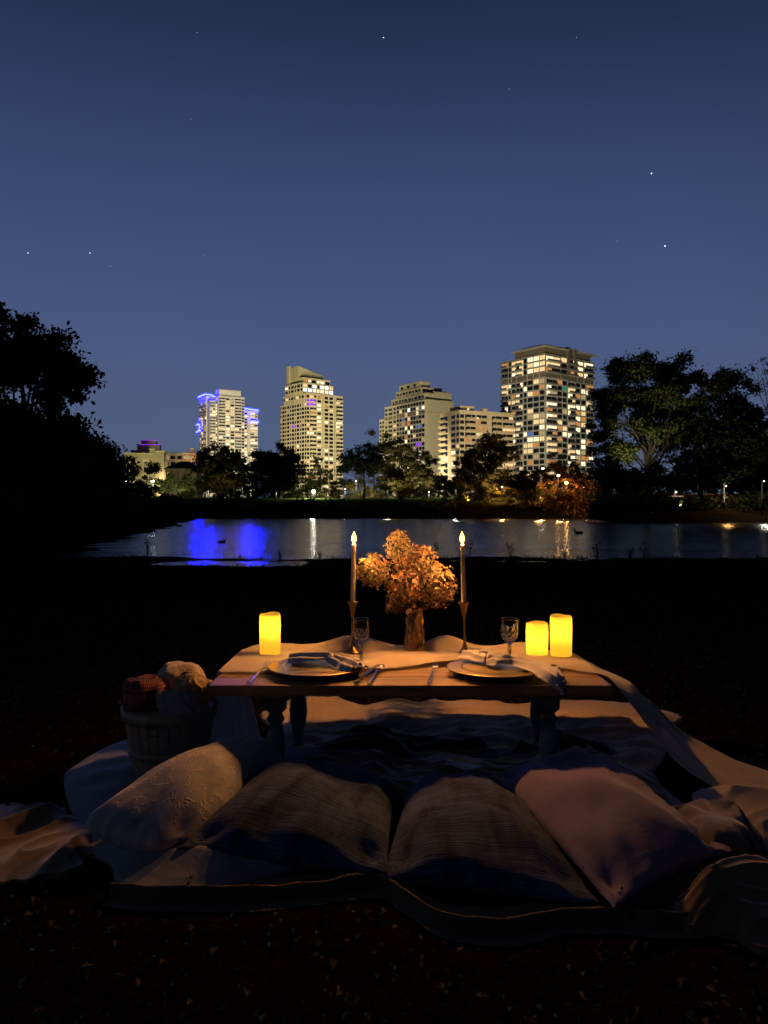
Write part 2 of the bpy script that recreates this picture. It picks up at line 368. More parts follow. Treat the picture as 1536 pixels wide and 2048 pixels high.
# --- fourth: mid-rise with curved balconies
t = Tower('apartment_block', 'sandy mid-rise apartment block with long horizontal balconies', 919, 378, 26, beige, beige, railm=wallmat('tan_rail', (.36, .27, .16), (.4, .3, .18)))
t.vol(0, 32, 0, 18.5, 0, t.z(823), cap=.9)
t.vol(3, 11, 4, 14, t.z(823) + .9, t.z(810), cap=.4); t.vol(14, 16.5, .6, 3, t.z(823) + .9, t.z(815), cap=.3)
t.facade('R', 0, 0, 32, 0, t.z(826), 2.95, 'nBBpBB', lambda c, f: .1 if f < 6 else .35, pal='WWwwo', pil=False, bout=1.4, band=False, ww=.8, ov={(1, 2): 'k', (2, 2): 'o', (3, 2): 'W', (2, 3): 'w'})
t.facade('L', 0, 0, 18.5, 0, t.z(826), 2.95, 'nwpB', lambda c, f: .06 if f < 5 else .35, pal='WWw', pil=False, bout=1.4, band=False)
for (a, b_, z_) in ((4, -1.6, 812), (9.5, -1.6, 829)):
    m = MB(); m.lathe([(.01, -.5), (.5, -.2), (.5, .2), (.01, .5)], 10, (a, b_, t.z(z_ + 6))); m.build('roof_lamp', LIT['W'], t.o)
t.finish()
# --- fifth: big brightly lit tower
t = Tower('apartment_tower', 'large right-hand tower of brightly lit flats under a thin white roof canopy', 1091, 400, 38, brown, stone, railm=rail)
t.wm = [brown, stone]; t.vol(0, 40, 0, 31, t.z(754) + .01, t.z(708), cap=.4); t.vol(  .01, 39.99, .01, 31, 0, t.z(754), cap=0, mi=1)
t.vol(.9, 38.5, .9, 22, t.z(708) + .4, t.z(693), cap=0)
cn = t.z(693)
t.trim.box((-1.6, -1.6, cn + .01), (17.5, 23, cn + .5)); t.trim.box((25, -1.6, cn + .01), (42, 12, cn + .5))
t.wall.box((4, 4, cn + .02), (33, 20, t.z(683))); t.wall.box((17.6, -.6, t.z(755)), (19.6, 2, t.z(685))); t.wall.box((23.2, -.6, t.z(755)), (24.8, 2, t.z(687)))
zs = t.z(754)
t.facade('R', 0, 0, 17.5, zs, t.z(709), 3.02, 'Bn', lambda c, f: .75 if c == 0 else .25, pal='WWwo', bout=1.2, wh=.75, ww=.8)
t.facade('R', 17.5, 0, 22.5, zs, t.z(709), 3.02, 'BwB', lambda c, f: .55, pal='WWwo', bout=1.4)
t.facade('L', 0, 0, 15, zs, t.z(709), 3.02, 'wwwn', lambda c, f: [.97, .97, .9, .1][c], pal='WWww', wh=.74, ww=.84)
t.facade('L', 0, 15, 16, zs, t.z(709), 3.02, 'BwnB', lambda c, f: .62, pal='Wwwo', bout=1.3)
stc = MB()
for (face, w_, pat, lit_) in (('R', 17.5, 'Bnn', lambda c, f: [.7, .35, .35][c]), ('L', 15, 'wwwn', lambda c, f: [.7, .6, .45, .2][c])):
    t.facade(face, 0, 0, w_, 0, zs - .4, 3.02, pat, lit_, pal='WwwwdoW', bout=1.2, wh=.72, ww=.84, ov={(2, 1): 'g'} if face == 'R' else {(2, 9): 'b'})
    fr = t.frame(face, 0, 0)
    t.trim.box((-.3, .003, zs - .5), (w_, .35, zs + .25), 0, fr); t.trim.box((w_ - .35, .21, 0), (w_ + .35, .42, zs), 0, fr); t.trim.box((-.35 if face == 'R' else .004, .22, 0), (.45, .40, zs), 0, fr)
t.facade('R', 17.9, 0, 22.1, 0, zs - .4, 3.02, 'BwwB', lambda c, f: .6, pal='WWwod', bout=1.4, wh=.7)
t.facade('L', 0, 15.4, 15.6, 0, zs - .4, 3.02, 'BwnB', lambda c, f: .4, pal='WwwoWd', bout=1.3)
t.finish()
# --- low buildings far left
t = Tower('office_building', 'low pale office building lit violet along its flat rooftop', 262, 420, 12, creamt, white)
t.vol(0, 17, 0, 14, 0, t.z(902)); t.vol(3, 15, 2, 12, t.z(902) + .5, t.z(889)); t.vol(5, 13, 3, 11, t.z(889) + .5, t.z(880))
b = MB(); b.tube([(4, 1.4, t.z(888)), (15.5, 1.4, t.z(888))], .14); b.build('light_strip', LIT['p'], t.o)
b = MB(); b.tube([(5, 2.4, t.z(879)), (13.5, 2.4, t.z(879))], .12); b.build('light_strip', LIT['p'], t.o)
t.facade('R', 0, 0, 17, 0, t.z(904), 3.4, 'wwww', .15); t.finish()
t = Tower('office_building', 'low yellow-lit building with plain walls behind the left trees', 246, 330, 8, cream, creamt)
t.vol(0, 17, 0, 12, 0, t.z(908)); t.vol(11, 13, .5, 3, t.z(908) + .5, t.z(899)); t.vol(13.5, 17.2, -.6, 4, 0, t.z(903))
t.facade('R', 0, 0, 11, 0, t.z(915), 3.6, 'wwPw', .2, pal='wd'); t.finish()
t = Tower('office_building', 'long low grey building beside the orange-lit block', 326, 400, 4, creamt, cream)
t.vol(0, 17, 0, 12, 0, t.z(907)); t.facade('R', 0, 0, 17, 0, t.z(909), 3.3, 'wwwww', .1, pal='d'); t.finish()
t = Tower('office_building', 'small orange-lit block at the foot of the neon tower', 366, 380, 6, wallmat('orange_brick', (.45, .18, .06), (.5, .22, .08)), creamt)
t.vol(0, 8, 0, 10, 0, t.z(908)); t.vol(3.5, 5, 1, 3, t.z(908) + .5, t.z(898)); t.facade('R', 0, 0, 8, 0, t.z(909), 3.0, 'wwww', .6, pal='wod'); t.finish()
# pavilion with hipped dark roof
Yp = 260; zb = 3.4; x0 = (328 - 768) / F * Yp; x1 = (398 - 768) / F * Yp
pv = thing('pavilion', 'low pavilion with a dark hipped roof and lit columns', 'pavilion', ((x0 + x1) / 2, Yp, zb))
hw = (x1 - x0) / 2; ze = CZ + (HY - 937) / F * Yp - zb; zr = CZ + (HY - 921) / F * Yp - zb
m = MB(); m.add([(-hw, -1, ze), (hw, -1, ze), (hw, 9, ze), (-hw, 9, ze), (-hw * .2, 4, zr), (hw * .2, 4, zr)], [(0, 1, 5, 4), (1, 2, 5), (2, 3, 4, 5), (3, 0, 4), (3, 2, 1, 0)])
m.build('roof', mat('roof_shingle', (.03, .035, .04), .8), pv)
m = MB(); m.box((-hw * .8, 1, 0), (hw * .8, 8, ze - .4)); m.box((-hw * .93, -.5, ze - .9), (hw * .93, 8.4, ze - .02)); m.build('wall', creamt, pv)
for i in range(6):
    m = MB(); m.lathe([(.32, 0), (.26, .3), (.24, ze - .92)], 10, (-hw * .85 + i * hw * .34, -.2, 0)); m.build('column', creamt, pv, True)

# street lamps: each a real lamp with its own light
lampW = emat('lamp_white', (1, .93, .76), 60); lampO = emat('lamp_sodium', (1, .50, .14), 75); lampD = emat('lamp_dim', (1, .75, .4), 7); polem = mat('lamp_pole', (.05, .05, .05), .5, .6)
def lamp(px, py, Y, label, kind='W', energy=600, r=.28, real=True):
    p = P(px, py, Y); zb = terr1(p.x, Y)
    o = thing('street_lamp', label, 'street lamp', (p.x, Y, zb), 0, 'street lamps on the far bank'); h = p.z - zb
    m = MB(); m.tube([(0, .5, 0), (0, .5, h * .6), (0, .5, h + .3), (0, .1, h + .45)], [.09, .07, .05, .05], 8); m.build('pole', polem, o, True)
    m = MB(); m.lathe([(.01, -r), (r * .8, -r * .6), (r, 0), (r * .7, r * .5), (.01, r * .7)], 12, (0, 0, h)); m.build('lamp_head', lampD if r < .15 else (lampW if kind == 'W' else lampO), o, True)
    if real:
        cut = True; ld = bpy.data.lights.new('street_lamp_light', 'SPOT' if cut else 'POINT'); ld.energy = energy; ld.shadow_soft_size = .3
        if cut: ld.spot_size = R(168); ld.spot_blend = .1
        ld.color = (1, .93, .74) if kind == 'W' else (1, .5, .15)
        lo = bpy.data.objects.new('street_lamp_light', ld); C.objects.link(lo); lo.parent = o; lo.location = (0, -.7, h)
    return o
lamp(627, 983, 152, 'brightest white street lamp on the far bank, below the stepped cream tower', 'W', 6000, .34)
lamp(912, 967, 158, 'bright white street lamp in front of the sandy mid-rise block', 'W', 6000, .34)
lamp(1077, 957, 143, 'left one of three orange street lamps right of centre', 'o', 4000, .24)
lamp(1117, 951, 146, 'highest of three orange street lamps among the rust-coloured trees', 'o', 4000, .2)
lamp(1133, 965, 138, 'right-hand and brightest of three orange street lamps among rust-coloured trees', 'o', 4000, .26)
lamp(1086, 938, 215, 'small white lamp at the foot of the large bright tower', 'W', 3000, .4)
lamp(252, 963, 170, 'white street lamp at the left end of the lit bank behind dark trees', 'W', 6000, .3)
lamp(305, 962, 175, 'white street lamp lighting the green bushes by the pavilion', 'W', 12000, .34)
lamp(415, 978, 175, 'small shaded lamp on the lawn between pavilion and round dark tree', 'W', 6000, .12)
lamp(552, 978, 178, 'small lamp behind the pair of round dark trees', 'W', 6000, .12)
lamp(712, 962, 190, 'pale lamp behind the trees right of the stepped cream tower', 'W', 5000, .14)
lamp(858, 984, 186, 'small lamp low behind the thin trees at centre', 'W', 7000, .14)
lamp(1236, 939, 120, 'small orange lamp behind the large green tree trunk on the right', 'o', 5000, .14)
lamp(1452, 972, 90, 'orange lamp low behind the dark right-hand trees', 'o', 350, .09)
lamp(1528, 962, 88, 'yellow lamp at the right edge of the far bank', 'W', 400, .09)
TREE_FILL = [(1225, 87, 1320, 760, 93, 8000, 46), (1360, 90, 1400, 790, 100, 6000, 46), (1455, 89, 1480, 800, 98, 2500, 60), (790, 138, 800, 885, 147, 5200, 70), (850, 139, 835, 910, 147, 4000, 70), (985, 135, 980, 885, 142, 5600, 66), (935, 136, 945, 920, 142, 3600, 66),  # unseen uplights, added only to brighten the tree crowns
          (640, 150, 640, 920, 165, 2600, 90), (446, 142, 446, 900, 151, 800, 90), (1105, 132, 1125, 920, 149, 4200, 90), (345, 172, 352, 958, 182, 5000, 100), (296, 178, 298, 965, 196, 3200, 100), (672, 184, 672, 965, 196, 5000, 110), (735, 184, 735, 965, 196, 2600, 110), (728, 140, 728, 905, 148, 1600, 80)]
for px_, py_, Y_, k_, e_, lb_ in ((1004, 974, 139, 'o', 1500, 'tiny orange lamp low under the rusty brown tree'), (1168, 974, 134, 'o', 1800, 'tiny orange lamp right of the low orange tree'), (1200, 966, 150, 'o', 1800, 'tiny orange lamp before the dark right-hand trees'),
        (1352, 984, 104, 'W', 1600, 'tiny pale lamp on the grass right of the big trunk'), (1403, 976, 112, 'o', 1800, 'tiny orange lamp under the dark green right tree'), (775, 976, 160, 'W', 2500, 'tiny pale lamp under the tall airy olive tree'),
        (690, 978, 165, 'W', 3000, 'tiny pale lamp left of the spreading dark tree'), (484, 970, 172, 'W', 3000, 'tiny pale lamp right of the large round dark tree'), (1052, 960, 152, 'o', 1800, 'tiny orange lamp left of the three orange lamps')):
    lamp(px_, py_, Y_, lb_, k_, e_, .13)
# traffic light, seen through the left trees
p = P(158, 956, 95); zb = terr1(p.x, 95)
tl = thing('traffic_light', 'small traffic light glowing green and red through the left trees', 'traffic light', (p.x, 95, zb)); h = p.z - zb
m = MB(); m.tube([(0, .3, 0), (0, .3, h + .8)], .08); m.build('pole', polem, tl)
m = MB(); m.box((-.3, -.15, -.9), (.3, .2, .9), fr=lambda x, y, z: (x, y, z + h)); m.build('housing', polem, tl, bevel=.05)
for dz, mm, dx in ((.55, emat('signal_green', (.1, 1, .55), 4), -.02), (-.55, emat('signal_red', (1, .05, .1), 2), .02)):
    m = MB(); m.lathe([(.2, 0), (.16, .08), (.01, .12)], 12); o = m.build('signal_lens', mm, tl, True); o.rotation_euler = (R(90), 0, 0); o.location = (dx, -.153, h + dz)
# city light: floodlights in front of the buildings, plus unseen uplights added under trees
def flood(px, Y, z, tpx, tpy, tY, e, col, size=70, rad=.5):
    ld = bpy.data.lights.new('unseen_flood', 'SPOT'); ld.energy = e; ld.color = col; ld.spot_size = R(size); ld.spot_blend = .8; ld.shadow_soft_size = rad
    o = bpy.data.objects.new('unseen_flood', ld); C.objects.link(o); p = P(px, 1000, Y); o.location = (p.x, Y, z)
    o.rotation_euler = (P(tpx, tpy, tY) - o.location).to_track_quat('-Z', 'Y').to_euler()
warm = (1, .84, .55)
flood(600, 400, 6, 615, 830, 563, 9e5, (1, .85, .50), 60); flood(500, 440, 6, 590, 830, 575, 4.5e5, (1, .85, .50), 60)
flood(440, 560, 6, 450, 850, 757, 1.6e6, (1, .86, .62), 60)
flood(800, 340, 6, 830, 850, 515, 8e5, (1, .88, .58), 60)
flood(930, 260, 6, 940, 870, 380, 2.1e5, (1, .74, .42), 60)
flood(1080, 250, 6, 1090, 830, 400, 6.5e5, (1, .92, .68), 60)
flood(300, 270, 5, 300, 915, 340, 1.1e5, (1, .9, .45), 70); flood(350, 320, 5, 350, 915, 390, 9e4, (1, .75, .45), 70)
for (a_, y_, b_, c_, d_, e_, g_) in TREE_FILL: flood(a_, y_, terr1((a_ - 768) / F * y_, y_) + .5, b_, c_, d_, e_, (1, .86, .55) if a_ < 900 or a_ > 1200 else (1, .60, .26), g_, .15)
flood(363, 235, 4, 363, 945, 262, 3500, (1, .75, .35), 110)

# ------------------------------------------------------------ trees
def leafm(name, a, b, tr=.35): return mat(name, a, .6, var=b, vscale=.5, transl=((b[0], b[1], b[2] * .7), tr), spec=.3)
lm_dark = leafm('leaf_dark', (.012, .018, .006), (.03, .042, .012)); lm_green = leafm('leaf_green', (.045, .062, .014), (.10, .125, .03))
lm_olive = leafm('leaf_olive', (.06, .055, .014), (.12, .10, .025)); lm_rust = leafm('leaf_rust', (.10, .045, .012), (.17, .085, .022))
bark = mat('bark', (.022, .017, .012), .9, var=(.045, .036, .026), vscale=3, bump=.6, bscale=8)
def crown_mesh(name, blobs, nleaf, size, clump, m, parent, rg, nclump=60):
    """leaves gathered in clumps spread through the blobs"""
    blobs = np.array(blobs, float); vol = blobs[:, 3] * blobs[:, 4] * blobs[:, 5]; pr = vol ** .8; pr /= pr.sum()
    bi = rg.choice(len(blobs), nclump, p=pr); d = rg.normal(size=(nclump, 3)); d /= np.linalg.norm(d, axis=1)[:, None]
    rr = rg.random(nclump) ** .38
    cc = blobs[bi, :3] + d * blobs[bi, 3:6] * rr[:, None]
    ci = rg.integers(0, nclump, nleaf); cs = clump * (.55 + .9 * rg.random(nclump))
    off = rg.normal(size=(nleaf, 3)) * cs[ci][:, None] * np.array([1, 1, .72]) * .52
    c = cc[ci] + off
    u = rg.normal(size=(nleaf, 3)); u /= np.linalg.norm(u, axis=1)[:, None]
    w = rg.normal(size=(nleaf, 3)); w -= u * (u * w).sum(1)[:, None]; w /= np.linalg.norm(w, axis=1)[:, None]
    sz = size * (.6 + .8 * rg.random(nleaf))[:, None]
    V = np.stack([c - u * sz * .6, c + w * sz * .33, c + u * sz * .6, c - w * sz * .33], 1).reshape(-1, 3)
    return npmesh(name, V, np.arange(len(V)).reshape(-1, 4), m, parent), cc
def tree(name, label, cat, px, ptop, Y, blobs, leaf, nleaf=9000, size=.32, clump=.9, nclump=70, trunk=.22, fork=.3, bare=False, group='trees along the far bank', seed=0, limbs=14, pbase=None, lean=0):
    """blobs in photo pixels: (px, py, rx, ry[, depth])"""
    rg = np.random.default_rng(seed + int(px)); rs = random.Random(seed + px)
    x = (px - 768) / F * Y; zb = terr1(x, Y) - .1; k = Y / F
    o = thing(name, label, cat, (x, Y, zb), 0, group)
    bl = [((b[0] - px) * k, (rs.random() - .5) * b[2] * k * .5, CZ + (HY - b[1]) * k - zb, b[2] * k, b[2] * k * .85, b[3] * k) for b in blobs]
    h = CZ + (HY - ptop) * k - zb
    if not bare: cr, cc = crown_mesh('crown', bl, nleaf, size, clump, leaf, o, rg, nclump)
    else:
        cc = np.array([[b[0] + rg.normal() * b[3] * .6, b[1] + rg.normal() * b[4] * .6, b[2] + rg.normal() * b[5] * .6] for b in bl for _ in range(8)])
        cr, _ = crown_mesh('crown', bl, nleaf, size, clump, leaf, o, rg, nclump)
    m = MB(); zf = h * fork; top = Vector((lean * h, 0, h * .8))
    base = Vector((0, 0, -.2)); tr = []
    for i in range(8):
        f = i / 7; p = base.lerp(top, f) + Vector((rs.gauss(0, .02), rs.gauss(0, .02), 0)) * h * f; tr.append(p)
    m.tube(tr, [trunk * (1.5 if i == 0 else 1.0) * (1 - .85 * i / 7) for i in range(8)], 9)
    idx = rg.permutation(len(cc))[:limbs]
    for i in idx:
        e = Vector(cc[i]); f = min(.9, max(fork, (e.z / h) * rs.uniform(.45, .75))); s0 = base.lerp(top, f)
        mid = s0.lerp(e, .5) + Vector((rs.gauss(0, .04), rs.gauss(0, .04), rs.uniform(.0, .06))) * h; r0 = trunk * .42 * (1 - f * .6)
        m.tube([s0, mid, e], [r0, r0 * .6, r0 * .15], 6)
        for q in range(3 if bare else 1):
            e2 = mid.lerp(e, rs.random()) + Vector((rs.gauss(0, 1), rs.gauss(0, 1), abs(rs.gauss(0, 1)))) * h * .07
            m.tube([mid.lerp(e, .2), e2], [r0 * .35, r0 * .08], 5)
    m.build('trunk', bark, o, True)
    return o
def blobset(x0, x1, y0, y1, n, r, seed=1):
    rs = random.Random(seed); cx, cy = (x0 + x1) / 2, (y0 + y1) / 2; out = []
    for i in range(n):
        a = rs.random() * 6.28; q = rs.random() ** .5 * .72
        out.append((cx + math.cos(a) * q * (x1 - x0) / 2, cy + math.sin(a) * q * (y1 - y0) / 2, r * rs.uniform(.7, 1.2), r * rs.uniform(.6, 1.0)))
    return out
FB = 'trees along the far bank'
tree('broadleaf_tree', 'tallest dark tree, at the left edge of the picture', 'tree', 40, 610, 46,
     [(20, 690, 85, 75), (-70, 740, 90, 90), (100, 722, 56, 52), (140, 762, 46, 42), (84, 820, 64, 56), (162, 776, 34, 26), (10, 860, 100, 80), (128, 870, 44, 52), (60, 930, 130, 60), (-60, 900, 90, 80), (-40, 640, 60, 40)],
     lm_dark, 50000, .27, .75, 190, .35, .3, group='large trees on the left bank', limbs=26)
tree('broadleaf_tree', 'dark rounded tree just right of the tallest left tree', 'tree', 175, 880, 62, [(150, 930, 70, 60), (205, 950, 45, 45), (100, 960, 70, 50), (190, 915, 32, 25), (235, 975, 30, 30)], lm_dark, 24000, .28, .9, 80, .2, .2, group='large trees on the left bank')
tree('broadleaf_tree', 'low dark tree at the left water corner', 'tree', 60, 925, 56, [(40, 975, 120, 48), (140, 990, 80, 38), (-30, 960, 80, 60)], lm_dark, 9000, .26, .8, 60, .2, .2, group='large trees on the left bank', seed=3)
tree('small_tree', 'thin half-transparent tree before the yellow-lit low building', 'tree', 262, 905, 150, [(250, 930, 20, 22), (275, 950, 26, 20), (300, 940, 20, 16), (240, 965, 26, 20), (290, 972, 30, 16)], lm_olive, 3600, .36, .75, 40, .16, .3, group=FB)
tree('small_tree', 'leafy lit green tree beneath the dark pavilion roof', 'tree', 352, 938, 182, [(330, 962, 22, 14), (355, 958, 22, 16), (375, 965, 18, 12), (345, 978, 30, 10)], lm_green, 4200, .36, .7, 40, .14, .2, group=FB, seed=4)
tree('round_tree', 'large round dark tree below the neon tower', 'tree', 446, 884, 150, [(446, 925, 48, 36), (415, 945, 30, 26), (480, 940, 28, 28), (446, 965, 52, 20), (446, 940, 50, 34)], lm_olive, 24000, .38, .85, 130, .3, .2, group=FB, seed=5)
tree('round_tree', 'round dark tree between the neon tower and the stepped cream tower', 'tree', 560, 884, 152, [(556, 925, 40, 36), (580, 935, 30, 28), (556, 962, 46, 22), (530, 930, 24, 28)], lm_dark, 26000, .38, .85, 130, .3, .2, group=FB, seed=6)
tree('round_tree', 'narrow dark tree squeezed between two rounder dark trees', 'tree', 512, 892, 156, [(511, 920, 18, 24), (515, 950, 22, 28)], lm_dark, 4500, .34, .7, 40, .2, .2, group=FB, seed=7)
tree('small_tree', 'spindly green tree lit from behind at the foot of the stepped cream tower', 'tree', 640, 898, 165, [(638, 920, 12, 16), (632, 945, 20, 16), (655, 950, 14, 14), (640, 968, 24, 10)], lm_green, 1900, .34, .7, 34, .13, .2, group=FB, seed=8, limbs=20)
tree('broadleaf_tree', 'spreading dark tree right of the stepped cream tower', 'tree', 728, 885, 148, [(715, 915, 34, 26), (745, 905, 24, 24), (700, 935, 22, 18), (740, 940, 36, 22), (716, 890, 14, 10)], lm_dark, 8000, .36, .75, 60, .24, .3, group=FB, seed=9)
tree('broadleaf_tree', 'tall airy olive tree in front of the block with the blank end wall', 'tree', 800, 856, 146, [(765, 890, 26, 28), (800, 915, 40, 36), (840, 930, 32, 26), (815, 960, 60, 24), (775, 950, 30, 30), (862, 950, 22, 20), (750, 868, 10, 10)], lm_olive, 17000, .36, .75, 110, .28, .2, group=FB, seed=10)
tree('broadleaf_tree', 'tall rusty brown tree in front of the sandy mid-rise block', 'tree', 975, 858, 142, [(978, 895, 34, 32), (945, 930, 38, 30), (1000, 930, 34, 36), (965, 965, 58, 26), (920, 955, 24, 24), (1015, 905, 16, 20)], lm_olive, 22000, .36, .75, 120, .28, .2, group=FB, seed=11)
tree('maple_tree', 'rust-red maple under the large bright tower', 'tree', 1128, 902, 150, [(1120, 925, 26, 20), (1140, 945, 34, 24), (1100, 955, 30, 20), (1150, 975, 44, 26), (1090, 985, 36, 22)], lm_rust, 12000, .34, .75, 100, .22, .2, group=FB, seed=12)
tree('maple_tree', 'low orange tree hanging over the water by the orange lamps', 'tree', 1150, 960, 128, [(1130, 1000, 44, 22), (1170, 990, 36, 26), (1150, 1020, 44, 14), (1200, 1005, 30, 22)], lm_rust, 9000, .34, .75, 80, .18, .2, group=FB, seed=13)
tree('broadleaf_tree', 'small olive tree between the sandy block and the orange lamps', 'tree', 1050, 935, 136, [(1050, 965, 32, 22), (1030, 985, 30, 20), (1075, 985, 34, 22)], lm_olive, 7000, .34, .75, 60, .18, .2, group=FB, seed=14)
tree('broadleaf_tree', 'big open green tree with a dark straight trunk on the right', 'tree', 1297, 702, 92,
     [(1290, 735, 40, 26), (1345, 745, 46, 34), (1235, 745, 30, 26), (1310, 790, 70, 34), (1235, 800, 46, 30), (1375, 790, 32, 36), (1220, 855, 40, 34), (1290, 850, 50, 30), (1355, 850, 44, 40), (1230, 905, 48, 30), (1390, 750, 20, 20)],
     lm_green, 44000, .29, .9, 200, .42, .25, group='large trees on the right bank', seed=15, limbs=34)
tree('broadleaf_tree', 'dark green tree close behind the big open right-hand tree', 'tree', 1400, 745, 100, [(1410, 790, 40, 34), (1440, 760, 24, 24), (1400, 850, 60, 44), (1370, 910, 60, 46), (1430, 900, 60, 50), (1460, 840, 40, 46)], lm_green, 34000, .3, .95, 150, .32, .3, group='large trees on the right bank', seed=16)
tree('broadleaf_tree', 'blurry dark tree between the right green tree and the bare branches', 'tree', 1462, 735, 98, [(1460, 770, 28, 28), (1490, 800, 34, 40), (1450, 860, 40, 50), (1500, 880, 40, 60), (1475, 940, 60, 36)], lm_dark, 26000, .3, .95, 130, .28, .3, group='large trees on the right bank', seed=17)
tree('bare_tree', 'bare-branched tree at the right edge of the picture', 'tree', 1560, 690, 90, [(1530, 740, 30, 36), (1560, 760, 44, 50), (1540, 820, 44, 46), (1580, 860, 60, 60)], lm_dark, 2600, .2, .5, 60, .3, .3, bare=True, group='large trees on the right bank', seed=18, limbs=26)
tree('broadleaf_tree', 'wide dark tree filling the lower right bank', 'tree', 1520, 850, 96, [(1510, 900, 50, 46), (1480, 960, 50, 36), (1560, 930, 60, 60), (1600, 880, 60, 60)], lm_dark, 24000, .3, .95, 110, .26, .2, group='large trees on the right bank', seed=19)
tree('small_tree', 'small dark tree left of the big green tree trunk', 'tree', 1235, 905, 100, [(1220, 950, 34, 28), (1255, 965, 34, 24), (1200, 975, 26, 20)], lm_olive, 7500, .3, .75, 70, .16, .2, group='large trees on the right bank', seed=20)
BR = [('bushy tree behind the left end of the lit bank', 225, 950, 'd'), ('bushy lit tree left of the pavilion', 296, 955, 'g'), ('bushy green tree right of the pavilion', 398, 950, 'g'), ('dark bushy tree behind the large round tree', 470, 948, 'd'), ('dark bushy tree behind the paired round trees', 535, 950, 'd'),
      ('green bushy tree at the foot of the stepped cream tower', 604, 955, 'g'), ('green bushy tree right of the brightest lamp', 672, 952, 'o'), ('olive bushy tree left of the airy olive tree', 738, 948, 'o'), ('olive bushy tree behind the airy olive tree', 812, 945, 'o'), ('olive bushy tree at the foot of the blank end wall', 878, 945, 'o'),
      ('olive bushy tree at the foot of the sandy block', 942, 950, 'o'), ('brown bushy tree behind the rusty brown tree', 1005, 945, 'o'), ('rusty bushy tree at the foot of the bright tower', 1068, 950, 'r'), ('rusty bushy tree right of the bright tower foot', 1180, 940, 'r'), ('green bushy tree behind the big trunk', 1262, 935, 'o'),
      ('green bushy tree far behind the right trees', 1340, 930, 'g'), ('dark bushy tree far behind the right trees', 1420, 930, 'd'), ('dark bushy tree far behind the bare tree', 1500, 930, 'd')]
for i, (lab, px, top, c) in enumerate(BR):
    Y = (196 if i % 2 else 206) if px < 1180 else 140
    tree('bushy_tree', lab, 'tree', px, top, Y, [(px - 22, top + 24, 26, 20), (px + 20, top + 20, 28, 22), (px, top + 42, 48, 20)], dict(d=lm_dark, g=lm_green, o=lm_olive, r=lm_rust)[c], 5200, .42, .9, 60, .15, .1, group='bushy trees behind the far bank', seed=200 + i, limbs=5)
for i, (px, top, Y, lab) in enumerate(((20, 985, 40, 'black bush at the foot of the tallest left tree'), (110, 960, 48, 'black bush beneath the dark rounded left tree'), (200, 965, 62, 'black bush right of the dark rounded left tree'), (262, 975, 90, 'black bush at the far end of the left bank'), (-60, 970, 36, 'black bush at the left picture edge'), (310, 985, 120, 'black bush where the left bank meets the far bank'))):
    tree('shrub', lab, 'shrub', px, top, Y, [(px - 30, top + 25, 45, 25), (px + 30, top + 28, 45, 25), (px, top + 45, 80, 22)], lm_dark, 6500, .012 * Y ** .7, .6, 50, .06, .1, group='bushes on the left bank', seed=300 + i, limbs=4)
# shrubs along the far shore
SH = 'shrubs along the far shore'
shl = ['dark shrub at the left end of the lit lawn', 'shrub below the pavilion', 'shrub at the foot of the round tree under the neon tower', 'low shrub between the two round dark trees', 'low dark shrub left of the brightest street lamp',
       'low dark shrub right of the brightest street lamp', 'wide dark shrub under the spreading dark tree', 'brown shrub under the tall airy olive tree', 'brown shrub left of the white lamp by the sandy block', 'dark shrub below the white lamp by the sandy block',
       'brown shrub under the tall rusty tree', 'olive shrub right of the tall rusty tree', 'orange shrub under the orange lamps', 'rusty shrub right of the orange lamps', 'dark shrub at the right end of the bright water',
       'dark shrub under the big green right tree', 'dark shrub right of the big green trunk', 'dark shrub under the dark right tree', 'dark shrub at the right edge of the bank']
for i, lab in enumerate(shl):
    px = 268 + i * 68; Y = 134 + (i % 3) * 4 if px < 1190 else 92
    if px < 420: Y = 140
    top = 990 + (i * 37 % 5) * 4 + (0 if px < 850 else -8); rgt = px > 900
    lf = lm_dark if px < 820 or px > 1200 else (lm_olive if px < 1080 else lm_rust)
    tree('shrub', lab, 'shrub', px, top, Y, [(px - 16, top + 18, 26, 15), (px + 18, top + 16, 24, 14), (px, top + 28, 42, 14)], lf, 3600, .34, .7, 36, .08, .1, group=SH, seed=40 + i, limbs=4)

# stars
stm = emat('star', (.9, .95, 1), 2.4); stm2 = emat('star_faint', (.8, .88, 1), .75)
for px, py, big, lab in ((394, 65, 0, 'faint star near the top left'), (767, 75, 1, 'bright star at the top centre'), (1153, 75, 0, 'faint star near the top right'), (1018, 178, 0, 'faint star right of the top centre star'),
                    (382, 238, 0, 'very faint star below the top left star'), (1303, 347, 2, 'brightest star, high on the right'), (1330, 492, 2, 'bright star low on the right'), (56, 506, 1, 'bright star above the left tree'),
                    (180, 506, 1, 'star right of the left tree top'), (220, 532, 0, 'faint star of the close pair at left'), (409, 510, 0, 'faint star above the neon tower'), (1235, 482, 0, 'faint star left of the low right star')):
    p = P(px, py, 6000); m = MB(); r = (2.2, 3.4, 4.6)[big]; m.lathe([(.01, -r), (r * .8, -r * .6), (r, 0), (r * .8, r * .6), (.01, r)], 8)
    o = m.build('star', stm if big else stm2); o.location = p; tag(o, lab, 'star', 'stars in the evening sky')

